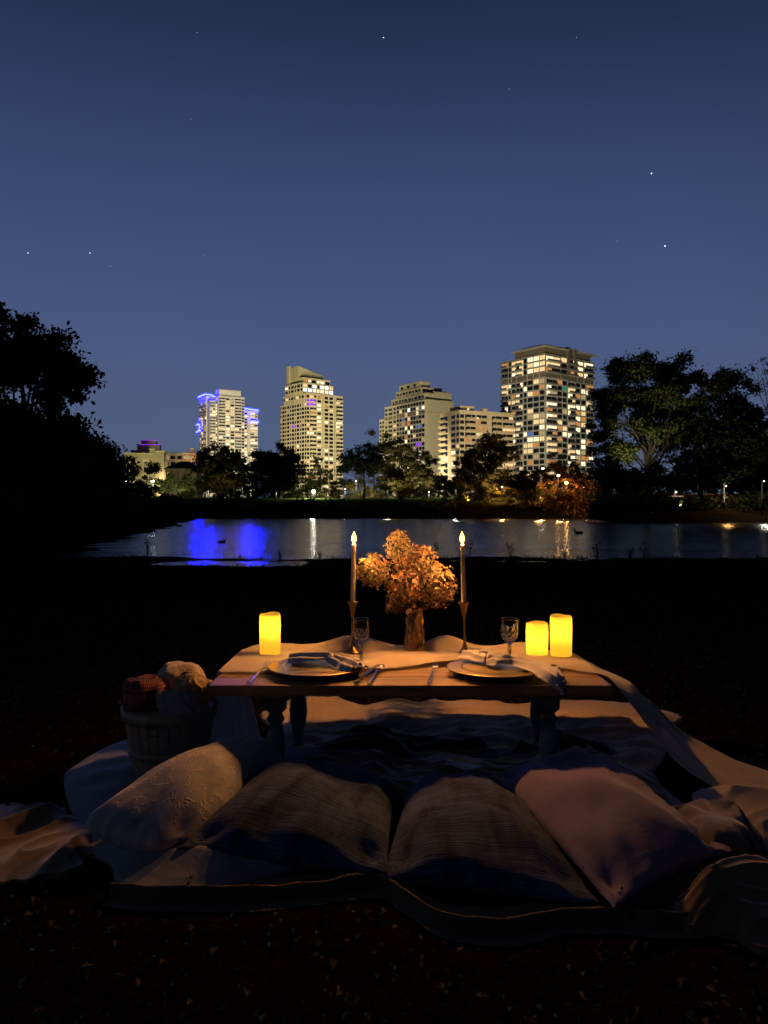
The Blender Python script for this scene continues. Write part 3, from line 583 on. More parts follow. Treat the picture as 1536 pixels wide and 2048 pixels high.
# ducks
dm = mat('duck_feathers', (.02, .017, .013), .8, var=(.035, .03, .022), vscale=20)
def duck(px, py, sz, rz, label, swim=True):
    p = G(px, py, WZ) if False else P(px, py, 1.4 * F / (py - HY)); o = thing('duck', label, 'duck', (p.x, p.y, WZ), rz, 'ducks on the water')
    m = MB(); a = []
    for i in range(9):
        t_ = i / 8; a.append((-.28 + .56 * t_, 0, .07 + .05 * (abs(t_ - .45) * 2) ** 2 * (1 if t_ < .5 else .3)))
    m.tube([Vector(q) * sz for q in a], [r * sz for r in (.012, .05, .09, .11, .115, .11, .095, .06, .02)], 10)
    m.tube([Vector(q) * sz for q in ((.2, 0, .1), (.26, 0, .2), (.27, 0, .27), (.31, 0, .3), (.35, 0, .3))], [r * sz for r in (.06, .04, .04, .055, .025)], 8)
    m.tube([Vector(q) * sz for q in ((.34, 0, .295), (.42, 0, .28))], [.022 * sz, .012 * sz], 6)
    m.build('body', dm, o, True)
duck(1158, 1068, .95, R(180), 'dark duck swimming at the right end of the bright water'); duck(443, 1086, .6, R(10), 'dark duck on the blue reflection')
duck(359, 1053, .9, R(180), 'distant dark duck at the left of the water'); duck(1030, 1075, .5, 0, 'small dark duck on the gold reflection') if False else None

# near-shore weeds, each a thing
wd = mat('weed_leaf', (.018, .02, .008), .8, transl=((.03, .035, .01), .3))
def weed(px, py, Y, h, label, seed, spread=.5, n=10, grp='weeds on the near shore', th=.006):
    rs = random.Random(seed); x = (px - 768) / F * Y; zb = terr1(x, Y) if Y > 4 else 0.0
    o = thing('weed', label, 'weed', (x, Y, zb), 0, grp); st = MB(); lv = MB()
    for i in range(n):
        a = rs.random() * 6.28; q = spread * h * rs.random(); e = Vector((math.cos(a) * q, math.sin(a) * q, h * rs.uniform(.55, 1)))
        mid = e * .5 + Vector((0, 0, h * .12)); st.tube([(0, 0, -.02), mid, e], [th, th * .7, th * .3], 5)
        for k in range(5):
            c = mid.lerp(e, rs.random() * 1.05); u = Vector((rs.gauss(0, 1), rs.gauss(0, 1), rs.gauss(0, .6))).normalized() * h * .12; v = u.cross(Vector((rs.random(), rs.random(), 1))).normalized() * h * .035
            lv.add([c, c + u * .5 + v, c + u, c + u * .5 - v], [(0, 1, 2, 3)])
    st.build('stem', wd, o); lv.build('foliage', wd, o)
for i, (px, Y, h, lab) in enumerate(((295, 22.5, .62, 'leafy weed silhouetted on the left end of the water'), (868, 22.5, .55, 'weed standing left of the right taper candle flame'), (940, 21.5, .6, 'bushy weed just right of the right taper flame'),
                                (1020, 22, .5, 'upright weed silhouetted against the gold reflection'), (560, 22, .3, 'low weed right of the blue reflection'), (640, 22.2, .25, 'low weed near the left taper'), (1195, 21, .55, 'dark weed at the right end of the bright water'),
                                (1290, 21, .5, 'dark weed on the right shore'), (1260, 20.5, .4, 'small dark weed beside the right shore weed'), (1130, 22.3, .22, 'tiny weed at the right of the gold reflection'), (750, 22.2, .24, 'tiny weed behind the flowers'), (480, 22.4, .16, 'tiny weed on the mud below the blue reflection'))):
    weed(px, 0, Y, h, lab, 90 + i, .45, 9 if h > .4 else 14)

# short sedge along the near shore: beyond counting
rgs = np.random.default_rng(5); n = 9000; x = rgs.uniform(-16, 22, n); y = 22.6 - rgs.random(n) ** 1.5 * 5.5 + .02 * x; cl = np.array([mn.noise((a * .5, b * .9, 3)) for a, b in zip(x, y)]); kp = cl > -.02; x, y = x[kp], y[kp]; n = len(x)
z = terr(x, y); kp = z > WZ - .06; x, y, z = x[kp], y[kp], z[kp]; n = len(x); h = .03 + .13 * rgs.random(n) ** 2; a = rgs.random(n) * 6.28; dx = .012 * np.cos(a); dy_ = .012 * np.sin(a); ln = rgs.normal(size=(n, 2)) * .05
b0 = np.stack([x - dx, y - dy_, z - .01], 1); b1 = np.stack([x + dx, y + dy_, z - .01], 1); tp = np.stack([x + ln[:, 0], y + ln[:, 1], z + h], 1)
o = npmesh('shore_grass', np.stack([b0, b1, tp], 1).reshape(-1, 3), np.arange(n * 3).reshape(-1, 3), wd); tag(o, 'short dark sedge and grass along the near shore', 'grass', None, 'stuff')

# leaf litter on the ground (nobody could count it)
def litter(n, x0, x1, y0, y1, size, name, ms, rg, dens=None):
    x = rg.uniform(x0, x1, n); y = y0 + (y1 - y0) * rg.random(n) ** 1.6
    ins = np.zeros(n, bool)
    for O in OUTL:
        k = np.zeros(n, bool); x2, y2 = np.roll(O[:, 0], -1), np.roll(O[:, 1], -1)
        for q in range(len(O)):
            cr = (O[q, 1] > y) != (y2[q] > y); xi = (x2[q] - O[q, 0]) * (y - O[q, 1]) / (y2[q] - O[q, 1] + 1e-12) + O[q, 0]; k ^= cr & (x < xi)
        ins |= k
    x, y = x[~ins], y[~ins]; n = len(x)
    z = terr(x, y) + .006 + rg.random(n) * .02; c = np.stack([x, y, z], 1); a = rg.random(n) * 6.283
    tl_ = rg.normal(size=(n, 2)) * .35
    u = np.stack([np.cos(a), np.sin(a), tl_[:, 0]], 1); w_ = np.stack([-np.sin(a), np.cos(a), tl_[:, 1]], 1); s = (size * (.35 + 1.5 * rg.random(n) ** 2.5))[:, None]
    up = np.array([0, 0, 1.0]) * s * (.15 + .25 * rg.random(n))[:, None]
    V = np.stack([c - u * s * .5, c - w_ * s * .28 + up, c + u * s * .5, c + w_ * s * .28 + up], 1)
    # two triangles folded on the midrib
    Q = np.arange(n)[:, None] * 4; T = np.concatenate([Q + [0, 1, 2], Q + [0, 2, 3]], 0)
    mi = rg.integers(0, len(ms), n); o = npmesh(name, V.reshape(-1, 3), T, ms, None, np.concatenate([mi, mi])); return o
lms = [mat('litter_brown', (.030, .018, .009), .8), mat('litter_tan', (.055, .036, .018), .8), mat('litter_dark', (.028, .018, .010), .85), mat('litter_rust', (.032, .018, .008), .8)]

# ------------------------------------------------------------ picnic fabrics
def fabric(name, a, b, vs=8, weave=260, bump=.25, sheen=.3, tr=0, extra=None):
    m = bpy.data.materials.new(name); m.use_nodes = True; nt = m.node_tree; bs = nt.nodes['Principled BSDF']
    bs.inputs['Roughness'].default_value = .9; bs.inputs['Specular IOR Level'].default_value = .15; bs.inputs['Sheen Weight'].default_value = sheen; bs.inputs['Sheen Roughness'].default_value = .5
    tc = N(nt, 'ShaderNodeTexCoord')
    n1 = N(nt, 'ShaderNodeTexNoise', Scale=vs, Detail=6, Roughness=.6); L(nt, tc.outputs['Object'], n1.inputs['Vector'])
    r = ramp(nt, [(.3, a), (.7, b)], n1.outputs['Fac']); L(nt, r.outputs[0], bs.inputs['Base Color'])
    n2 = N(nt, 'ShaderNodeTexNoise', Scale=weave, Detail=3); L(nt, tc.outputs['Object'], n2.inputs['Vector'])
    n3 = N(nt, 'ShaderNodeTexNoise', Scale=18, Detail=5, Distortion=1.2); L(nt, tc.outputs['Object'], n3.inputs['Vector'])
    h = mth(nt, 'ADD', mth(nt, 'MULTIPLY', n2.outputs['Fac'], .3), n3.outputs['Fac'])
    bp = N(nt, 'ShaderNodeBump', Strength=bump, Distance=.012); L(nt, h, bp.inputs['Height']); L(nt, bp.outputs[0], bs.inputs['Normal'])
    if tr:
        t = N(nt, 'ShaderNodeBsdfTranslucent'); L(nt, r.outputs[0], t.inputs[0]); ms = N(nt, 'ShaderNodeMixShader'); ms.inputs[0].default_value = tr
        L(nt, bs.outputs[0], ms.inputs[1]); L(nt, t.outputs[0], ms.inputs[2]); L(nt, ms.outputs[0], nt.nodes['Material Output'].inputs[0])
    return m
f_cream = fabric('cream_muslin', (.64, .51, .34), (.72, .59, .42), tr=.1); f_gauze = fabric('gauze_cloth', (.64, .55, .43), (.72, .63, .51), tr=.25, weave=400)
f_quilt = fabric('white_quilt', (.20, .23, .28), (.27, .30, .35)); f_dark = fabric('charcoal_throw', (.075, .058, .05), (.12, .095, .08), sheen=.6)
f_tan = fabric('tan_fleece', (.13, .085, .045), (.20, .135, .075), weave=260, bump=.3, sheen=.8); f_olive = fabric('olive_blanket', (.075, .060, .040), (.11, .09, .06))
f_lav = fabric('lavender_cotton', (.165, .13, .23), (.20, .16, .27), bump=.2); f_white = fabric('napkin_linen', (.64, .62, .64), (.74, .72, .74), bump=.3)

def catmull(pts, n, closed=False):
    pts = np.array(pts, float); m = len(pts); out = []
    segs = m if closed else m - 1
    for k in range(n):
        t = k / n * segs if closed else k / (n - 1) * segs
        i = min(int(t), segs - 1); f = t - i
        g = (lambda j: pts[j % m]) if closed else (lambda j: pts[min(max(j, 0), m - 1)])
        a, b, c, d = g(i - 1), g(i), g(i + 1), g(i + 2)
        out.append(.5 * ((2 * b) + (c - a) * f + (2 * a - 5 * b + 4 * c - d) * f * f + (3 * b - a - 3 * c + d) * f ** 3))
    return np.array(out)
OUTL = []
def blanket(name, outline, m, label, cat, z0=.02, amp=.05, freq=3, ang=0, rings=46, nth=230, hem=.0, center=None, seed=0., sharp=2, edge_drop=.03, zfun=None, wob=.02, group=None, tap=.10, soft=False):
    """rumpled cloth lying on the ground; outline = ground points (x, y)"""
    O = catmull(outline, nth, True); OUTL.append(O[::5]); c = np.array(center) if center is not None else O.mean(0)
    V = np.zeros((rings, nth, 3)); ca, sa = math.cos(ang), math.sin(ang)
    for j in range(rings):
        r = min(1, (j + .02) / (rings - 3)) ** .85
        for i in range(nth):
            ph = i / nth * 6.283; wb = 1 + wob * mn.noise((math.cos(ph) * 4, math.sin(ph) * 4, seed)) * r
            x, y = c + (O[i] - c) * r * wb
            a, b = x * ca + y * sa, -x * sa + y * ca
            wx, wy = .25 * mn.noise((a * 1.3, b * 1.3, seed + 5)), .25 * mn.noise((a * 1.3, b * 1.3, seed + 9))
            h = amp * (ridge((a + wx) * .55, (b + wy) * 1.5, seed, freq) ** sharp + .5 * ridge((a + wy) * 1.4, (b + wx) * 2.4, seed + 3, freq) ** 2 + .35 * mn.noise((a * 7, b * 9, seed)))
            if soft: h = amp * (.55 + 1.0 * mn.noise((a * 3.2, b * 3.2, seed)) + .35 * mn.noise((a * 7 + wx * 6, b * 3, seed)) + .45 * ridge((a + wx) * .8, (b + wy) * 2.4, seed, 2.4) ** 2 + .22 * ridge((a + wy) * 1.6, (b + wx) * 5.5, seed + 2, 2.4) ** 2)
            z = z0 + max(h, 0) + (zfun(x, y) if zfun else 0)
            if hem: z += hem * math.exp(-((1 - r) / .05) ** 2)
            if not hem: z = .006 + (z - .006) * (.25 + .75 * sm((1 - r), 0, tap))
            z += 0.004
            if j >= rings - 2: z = max(.004, z - edge_drop * (j - rings + 3) * .5) if j == rings - 2 else .003
            V[j, i] = (x, y, z)
    V = V.reshape(-1, 3); Q = grid_quads(nth, rings, True); org = np.array([c[0], c[1], 0])
    o = npmesh(name, V - org, Q, m, None, smooth=True); o.location = tuple(org)
    return tag(o, label, cat, group)
def gp(*pts): return [tuple(G(px, py, z)[:2]) for px, py, z in pts]
# cream cloth under and behind the table (candle-lit)
blanket('picnic_blanket', gp((560, 1400, .03), (660, 1402, .03), (760, 1408, .03), (860, 1404, .03), (950, 1412, .03), (1060, 1400, .03), (1200, 1398, .03), (1300, 1400, .03), (1350, 1440, .03), (1335, 1480, .03),
         (1290, 1540, .03), (1150, 1560, .03), (900, 1560, .03), (620, 1560, .03), (560, 1480, .03), (530, 1430, .03)), f_cream, 'rumpled cream cloth spread on the ground beneath the low table', 'blanket', z0=.008, amp=.042, ang=.2, seed=2., wob=.10, nth=280, soft=True, tap=.10)
# white quilt under everything in front
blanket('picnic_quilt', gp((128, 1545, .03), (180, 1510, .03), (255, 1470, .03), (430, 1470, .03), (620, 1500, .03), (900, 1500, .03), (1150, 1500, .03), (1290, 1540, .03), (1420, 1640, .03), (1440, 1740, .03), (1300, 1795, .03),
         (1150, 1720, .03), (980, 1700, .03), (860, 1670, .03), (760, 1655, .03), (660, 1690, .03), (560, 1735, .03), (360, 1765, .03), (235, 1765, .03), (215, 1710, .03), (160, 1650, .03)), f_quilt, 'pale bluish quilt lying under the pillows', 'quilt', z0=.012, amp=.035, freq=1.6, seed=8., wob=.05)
# dark throw
blanket('throw_blanket', gp((585, 1500, .04), (640, 1470, .05), (740, 1455, .06), (850, 1462, .06), (960, 1475, .06), (1040, 1500, .06), (1140, 1470, .07), (1230, 1478, .07), (1300, 1530, .06), (1330, 1590, .05), (1250, 1640, .04), (1000, 1640, .04), (800, 1650, .04), (640, 1600, .04), (560, 1550, .04)),
        f_dark, 'crumpled dark throw lying between table and pillows', 'throw', z0=.015, amp=.062, ang=-.35, seed=15., wob=.06, rings=70, nth=360, soft=True, tap=.25)
# brown blanket whose rolled hem runs in front of the pillows
hemline = gp((215, 1765, .04), (300, 1772, .042), (400, 1775, .042), (520, 1770, .042), (640, 1760, .042), (755, 1744, .045), (820, 1782, .042), (880, 1820, .042), (960, 1834, .042), (1040, 1832, .042), (1120, 1815, .042), (1220, 1814, .042), (1310, 1822, .042), (1390, 1822, .042), (1480, 1800, .042))
back = gp((1500, 1690, .02), (1350, 1640, .02), (1000, 1640, .02), (700, 1640, .02), (400, 1660, .02), (230, 1680, .02))
def hemz(x, y): return 0
H = catmull(hemline, 260); fo = []
rows = 16; V = np.zeros((rows, 260, 3))
for i in range(260):
    x, y = H[i]; bx, by = x + .02 * mn.noise((x * 9, 0, 1)), y
    hz = .040 + .009 * mn.noise((x * 3.2, 3, 1)) + .006 * mn.noise((x * 16, 3, 1)); nzv = .03 * mn.noise((x * 5, 1, 7)) + .012 * mn.noise((x * 19, 1, 7))
    prof = [(.12, -.05), (.06, -.044), (.03, -.034), (.016, -.018), (.009, -.006), (.004, .001), (-.002, .001), (-.007, -.006), (-.008, -.014), (-.010, -.022), (-.012, -.030), (-.016, -.038), (-.021, -.046), (-.028, -.053), (-.038, -.060), (-.050, -.066)]
    for j, (dy, dz) in enumerate(prof):
        k_ = max(0, -dy) / .07
        V[j, i] = (bx + nzv * k_ * .6, y + dy * (1 + (nzv * 9 if dy < 0 else 0)), max(.004, hz + dz + (.016 * mn.noise((x * 11, dy * 14, 2)) * k_)))
o = npmesh('brown_blanket', V.reshape(-1, 3), grid_quads(260, rows), f_olive, smooth=True); tag(o, 'brown blanket whose rolled hem curves along the front of the pillows', 'blanket')
# tan cloths left and right
blanket('tan_throw', gp((-120, 1585, .05), (-20, 1582, .06), (60, 1585, .06), (120, 1592, .06), (176, 1640, .03), (170, 1700, .03), (140, 1742, .03), (40, 1745, .03), (-60, 1735, .03), (-160, 1700, .03)), f_tan, 'tan throw with deep folds at the left edge of the picture', 'throw', z0=.012, amp=.036, freq=2.6, ang=1.3, seed=24., wob=.22, tap=.30)
blanket('fleece_blanket', gp((1350, 1800, .05), (1370, 1760, .08), (1440, 1725, .1), (1500, 1712, .1), (1600, 1720, .1), (1720, 1780, .05), (1700, 1880, .02), (1560, 1900, .02), (1440, 1860, .02), (1370, 1842, .03)), f_tan, 'thick tan fleece bunched at the lower right corner', 'fleece', z0=.03, amp=.045, seed=31., wob=.1, edge_drop=.01, tap=.5, soft=True, zfun=lambda x, y: .10 * math.exp(-((y - 2.04 - .15 * (x - 1)) / .13) ** 2))
blanket('white_cloth', gp((1385, 1590, .04), (1440, 1562, .07), (1530, 1560, .08), (1640, 1580, .08), (1720, 1640, .04), (1600, 1700, .03), (1500, 1690, .03), (1420, 1650, .03)), f_gauze, 'heap of pale gauze at the end of the runner, right edge', 'cloth', z0=.05, amp=.07, seed=41., wob=.1, tap=.5, soft=True)

_h = H[::13]; OUTL.append(np.concatenate([_h - [0, .10], [[1.6, 2.3], [1.2, 3.3], [-.9, 3.3], [-1.2, 2.4]]]))
o = litter(60000, -4.2, 5.2, 1.25, 9, .017, 'leaf_litter', lms, np.random.default_rng(3)); tag(o, 'dry autumn leaves scattered over the dark ground', 'fallen leaves', None, 'stuff')

# ------------------------------------------------------------ pillows
def pillow(name, corners, T, m, label, nrm=None, n=46, wr=.012, seed=0., pinch=.042, sagz=.02, fine=.0, rnd=.0, rot=.0):
    A, B, D_, E = [np.array(c, float) for c in corners]          # (-1,-1) (1,-1) (1,1) (-1,1)
    cen = (A + B + D_ + E) / 4; nr = np.cross(B - A, E - A); nr /= np.linalg.norm(nr)
    if nr[2] < 0: nr = -nr
    vs, uv = [], []
    for side in (1, -1):
        for j in range(n + 1):
            for i in range(n + 1):
                u = -math.cos(math.pi * i / n); v = -math.cos(math.pi * j / n)
                uu = u * (1 - pinch * (1 - v * v) ** 1.0 * abs(u)); vv = v * (1 - pinch * (1 - u * u) * abs(v))
                uu *= 1 - rnd * (u * v) ** 4; vv *= 1 - rnd * (u * v) ** 4
                p = ((1 - uu) * (1 - vv) * A + (1 + uu) * (1 - vv) * B + (1 + uu) * (1 + vv) * D_ + (1 - uu) * (1 + vv) * E) / 4
                t = max(0, (1 - u * u)) ** .50 * max(0, (1 - v * v)) ** .50
                ed = (1 - t) * t * 4
                w_ = wr * (mn.noise((p[0] * 5, p[1] * 5, seed + side)) * t * 2.4 - 1.6 * math.exp(-((abs(u) - .80) ** 2 + (abs(v) - .82) ** 2) / .02) + .5 * mn.noise((u * 3 + v * 9, v * 3 - u * 9, seed)) * (abs(u) ** 4 + abs(v) ** 4) * .6 + mn.noise((p[0] * 14, p[1] * 14, seed)) * ed * .25)
                w_ += wr * .8 * ed * mn.noise((math.atan2(v, u) * 2.6, seed, 1)) + fine * mn.noise((u * 3 + v, v * 26, seed)) * t
                vs.append(p + nr * (side * t * T * .5 + w_ * (1 if side > 0 else .3))); uv.append(((u * math.cos(rot) - v * math.sin(rot)) * .5 + .5 + seed, (u * math.sin(rot) + v * math.cos(rot)) * .5 + .5 + seed))
    V = np.array(vs); V[:, 2] = np.maximum(V[:, 2], .012); a = grid_quads(n + 1, n + 1); b = a[:, ::-1] + (n + 1) ** 2
    org = np.array([cen[0], cen[1], 0.0])
    o = npmesh(name, V - org, np.concatenate([a, b]), m, None, smooth=True, uv=np.array(uv)); o.location = tuple(org)
    return tag(o, label, 'pillow')
def stripe_mat():
    m = bpy.data.materials.new('striped_slub_cotton'); m.use_nodes = True; nt = m.node_tree; b = nt.nodes['Principled BSDF']
    b.inputs['Roughness'].default_value = .9; b.inputs['Specular IOR Level'].default_value = .1; b.inputs['Sheen Weight'].default_value = .2
    uv = N(nt, 'ShaderNodeUVMap'); mp = N(nt, 'ShaderNodeMapping'); mp.inputs['Scale'].default_value = (2.8, 150, 1); L(nt, uv.outputs[0], mp.inputs[0])
    n1 = N(nt, 'ShaderNodeTexNoise', Scale=1, Detail=4, Roughness=.7, Distortion=.8); L(nt, mp.outputs[0], n1.inputs['Vector'])
    mp2 = N(nt, 'ShaderNodeMapping'); mp2.inputs['Scale'].default_value = (7, 2.2, 1); L(nt, uv.outputs[0], mp2.inputs[0])
    n2 = N(nt, 'ShaderNodeTexNoise', Scale=1.4, Detail=5, Distortion=.5); L(nt, mp2.outputs[0], n2.inputs['Vector'])
    r = ramp(nt, [(.36, (.018, .034, .09)), (.5, (.045, .085, .19)), (.63, (.105, .18, .34))], n1.outputs['Fac'])
    r2 = ramp(nt, [(.36, (.22, .24, .30)), (.56, (1, 1, 1))], n2.outputs['Fac'])
    mx = N(nt, 'ShaderNodeMix', data_type='RGBA', blend_type='MULTIPLY'); mx.inputs[0].default_value = 1; L(nt, r.outputs[0], mx.inputs[6]); L(nt, r2.outputs[0], mx.inputs[7])
    L(nt, mx.outputs[2], b.inputs['Base Color'])
    bp = N(nt, 'ShaderNodeBump', Strength=.9, Distance=.006); L(nt, n1.outputs['Fac'], bp.inputs['Height']); L(nt, bp.outputs[0], b.inputs['Normal'])
    return m
def embroid_mat():
    m = bpy.data.materials.new('embroidered_velvet'); m.use_nodes = True; nt = m.node_tree; b = nt.nodes['Principled BSDF']
    b.inputs['Roughness'].default_value = .9; b.inputs['Specular IOR Level'].default_value = .15; b.inputs['Sheen Weight'].default_value = .5
    uv = N(nt, 'ShaderNodeUVMap'); mp = N(nt, 'ShaderNodeMapping'); mp.inputs['Scale'].default_value = (4.0, 2.4, 1); L(nt, uv.outputs[0], mp.inputs[0])
    nd = N(nt, 'ShaderNodeTexNoise', Scale=2.6, Detail=3); L(nt, mp.outputs[0], nd.inputs['Vector']); va = N(nt, 'ShaderNodeMix', data_type='RGBA', blend_type='ADD'); va.inputs[0].default_value = .8; L(nt, mp.outputs[0], va.inputs[6]); L(nt, nd.outputs['Color'], va.inputs[7])
    v = N(nt, 'ShaderNodeTexVoronoi', Scale=2.5, feature='DISTANCE_TO_EDGE'); L(nt, va.outputs[2], v.inputs['Vector'])
    ln = ramp(nt, [(.0, (1, 1, 1)), (.06, (0, 0, 0))], v.outputs['Distance'])
    n = N(nt, 'ShaderNodeTexNoise', Scale=9, Detail=6); L(nt, uv.outputs[0], n.inputs['Vector'])
    base = ramp(nt, [(.35, (.38, .39, .42)), (.65, (.54, .55, .58))], n.outputs['Fac'])
    mx = N(nt, 'ShaderNodeMix', data_type='RGBA'); mk = mth(nt, 'MULTIPLY', ln.outputs[0], mth(nt, 'GREATER_THAN', n.outputs['Fac'], .47)); L(nt, mk, mx.inputs[0])
    L(nt, base.outputs[0], mx.inputs[6]); mx.inputs[7].default_value = (.70, .62, .48, 1); L(nt, mx.outputs[2], b.inputs['Base Color'])
    h = mth(nt, 'ADD', mth(nt, 'MULTIPLY', mk, .4), n.outputs['Fac']); bp = N(nt, 'ShaderNodeBump', Strength=.5, Distance=.008); L(nt, h, bp.inputs['Height']); L(nt, bp.outputs[0], b.inputs['Normal'])
    return m
sp = stripe_mat()
pillow('pillow', [G(350, 1698, .06), G(776, 1744, .05), G(800, 1564, .06), G(562, 1512, .125)], .195, sp, 'dark striped pillow left of centre, leaning under the pale pillow', seed=3., rot=.16, wr=.016, fine=.004)
pillow('pillow', [G(762, 1750, .045), G(1200, 1806, .045), G(1010, 1560, .07), G(818, 1560, .065)], .195, sp, 'dark striped pillow right of centre, beside the lavender pillow', seed=7., rot=-.05, wr=.016, fine=.004)
pillow('pillow', [G(1228, 1815, .07), G(1465, 1700, .09), G(1180, 1492, .14), G(982, 1548, .12)], .155, f_lav, 'plain lavender pillow leaning at the right of the row', seed=12., wr=.02, pinch=.07)
pillow('pillow', [G(345, 1706, .06), G(580, 1528, .10), G(500, 1474, .19), G(136, 1644, .11)], .23, embroid_mat(), 'pale embroidered pillow lying across the left end', seed=17., pinch=-.02, wr=.012, rnd=.16)
pillow('pillow', [G(1395, 1740, .05), G(1520, 1700, .05), G(1470, 1600, .09), G(1340, 1610, .09)], .10, f_dark, 'dark cushion half hidden behind the lavender pillow at the right', seed=19.)

# ------------------------------------------------------------ the table
TX0, TX1, TY0, TY1, TZ = -.615, .80, 2.70, 3.38, .385
def wood_mat(name, a, b, c):
    m = bpy.data.materials.new(name); m.use_nodes = True; nt = m.node_tree; bs = nt.nodes['Principled BSDF']; bs.inputs['Roughness'].default_value = .5
    tc = N(nt, 'ShaderNodeTexCoord'); mp = N(nt, 'ShaderNodeMapping'); mp.inputs['Scale'].default_value = (2, 26, 12); L(nt, tc.outputs['Object'], mp.inputs[0])
    n1 = N(nt, 'ShaderNodeTexNoise', Scale=1.5, Detail=8, Roughness=.65, Distortion=.6); L(nt, mp.outputs[0], n1.inputs['Vector'])
    r = ramp(nt, [(.3, a), (.5, b), (.72, c)], n1.outputs['Fac']); L(nt, r.outputs[0], bs.inputs['Base Color'])
    bp = N(nt, 'ShaderNodeBump', Strength=.35, Distance=.004); L(nt, n1.outputs['Fac'], bp.inputs['Height']); L(nt, bp.outputs[0], bs.inputs['Normal']); return m
wood = wood_mat('table_wood', (.18, .11, .06), (.34, .22, .125), (.44, .31, .19)); legm = mat('leg_paint', (.22, .23, .24), .55, var=(.28, .29, .30), vscale=14, bump=.2, bscale=40)
tb = thing('picnic_table', 'low wooden picnic table with turned legs, set for two', 'table', (0, 0, 0))
m = MB(); nb = 5; bw = (TY1 - TY0) / nb
for i in range(nb): m.box((TX0, TY0 + i * bw + (.003 if i else 0), TZ - .038), (TX1, TY0 + (i + 1) * bw - .003, TZ))
m.build('tabletop', wood, tb, bevel=.003)
for xc in (-.40, .60):
    m = MB(); m.box((xc - .085, TY0 + .05, TZ - .058), (xc + .085, TY1 - .06, TZ - .0385)); m.build('batten', wood, tb, bevel=.003)
legp = [(.024, 0), (.030, .006), (.030, .03), (.022, .04), (.020, .055), (.030, .09), (.036, .13), (.034, .17), (.026, .205), (.021, .218), (.030, .226), (.033, .236), (.027, .246), (.021, .254), (.030, .262), (.040, .272), (.041, .30), (.041, .3265)]
legb = [(.020, 0), (.026, .01), (.026, .03), (.018, .05), (.022, .09), (.033, .14), (.036, .18), (.031, .22), (.022, .26), (.018, .30), (.022, .31), (.022, .3265)]
for x, y, pr in ((-.398, 2.83, legp), (.605, 2.83, legp), (-.352, 3.16, legb), (.635, 3.16, legb)):
    m = MB(); m.lathe(pr, 28, (x, y, 0)); m.build('leg', legm, tb, True)

# gauze runner: lofted between its front and back edges
fe = [(-.665, 3.02, .02), (-.66, 3.0, .12), (-.645, 2.95, .30), (-.628, 2.92, .385), (-.60, 2.88, .392), (-.42, 2.885, .392), (-.2, 2.92, .392), (0, 2.93, .392), (.2, 3.02, .392), (.42, 3.05, .392), (.60, 3.0, .392), (.72, 2.92, .392), (.80, 2.84, .392), (.835, 2.80, .375),
      (.89, 2.78, .29), (.96, 2.76, .19), (1.03, 2.72, .10), (1.12, 2.60, .05), (1.25, 2.45, .045), (1.42, 2.30, .04)]
be = [(-.50, 3.27, .02), (-.53, 3.29, .12), (-.58, 3.31, .30), (-.622, 3.33, .385), (-.58, 3.37, .392), (-.42, 3.385, .392), (-.2, 3.39, .392), (0, 3.39, .392), (.2, 3.39, .392), (.42, 3.39, .392), (.60, 3.385, .392), (.70, 3.31, .392), (.78, 3.31, .392), (.835, 3.24, .378),
      (.92, 3.14, .32), (1.0, 3.04, .255), (1.08, 2.95, .18), (1.20, 2.85, .11), (1.34, 2.75, .07), (1.55, 2.68, .05)]
nu, nv = 300, 60; FE = catmull(fe, nu); BE = catmull(be, nu); V = np.zeros((nv, nu, 3))
for i in range(nu):
    s_ = i / (nu - 1) * 19
    for j in range(nv):
        t_ = j / (nv - 1); p = FE[i] * (1 - t_) + BE[i] * t_; x, y = p[0], p[1]
        if 3.4 < s_ < 12.9:
            wv = .35 * mn.noise((x * 2, y * 2, 3))
            b_ = .007 * max(0, ridge(x * .8 + y * 1.2 + wv, y * 1.0 - x * .2, 2.2, 3.2) - .2) + .0025 * ridge(x * 3, y * 9 + x * 1.5, 1, 2)
            b_ += sm(y, 3.28, 3.35) * (.055 * math.exp(-((x + .13) / .14) ** 2) + .052 * math.exp(-((x - .27) / .10) ** 2) + .022 * math.exp(-((x - .60) / .12) ** 2) + .018 * math.exp(-((x + .47) / .14) ** 2))
            q_ = y - (3.06 + .16 * (x - .1)); b_ += .030 * math.exp(-(q_ / .045) ** 2) * sm(x, -.10, .02) * (1 - sm(x, .34, .44))
            b_ *= sm(s_, 3.4, 4.2) * (1 - sm(s_, 12.2, 12.9))
            for (ox, oy, rr) in OBJ if 'OBJ' in globals() else (): pass
            p = p + np.array([0, 0, b_])
        elif s_ <= 3.4:
            a_ = sm(3.4 - s_, 0, 2); p = p + np.array([-.012 * (1 + math.sin(t_ * 26 + s_ * .4)) * a_, 0, 0])
        else:
            a_ = sm(s_ - 12.9, 0, 1.5); nrm = np.array([.45, 0, .9])
            arch = .045 * math.sin(math.pi * t_) * a_
            p = p + nrm * (arch + .012 * a_ * ridge(t_ * 3.0 + .12 * mn.noise((s_ * .5, t_, 2)), s_ * .12, 4, 1.5) ** 2 + .006 * a_ * mn.noise((s_ * 1.2, t_ * 9, 2)))
        V[j, i] = p
V[:, :, 2] = np.maximum(V[:, :, 2], .012)
o = npmesh('table_runner', V.reshape(-1, 3), grid_quads(nu, nv), f_gauze, smooth=True); tag(o, 'beige gauze runner draped across the table and sweeping off to the right', 'table runner')

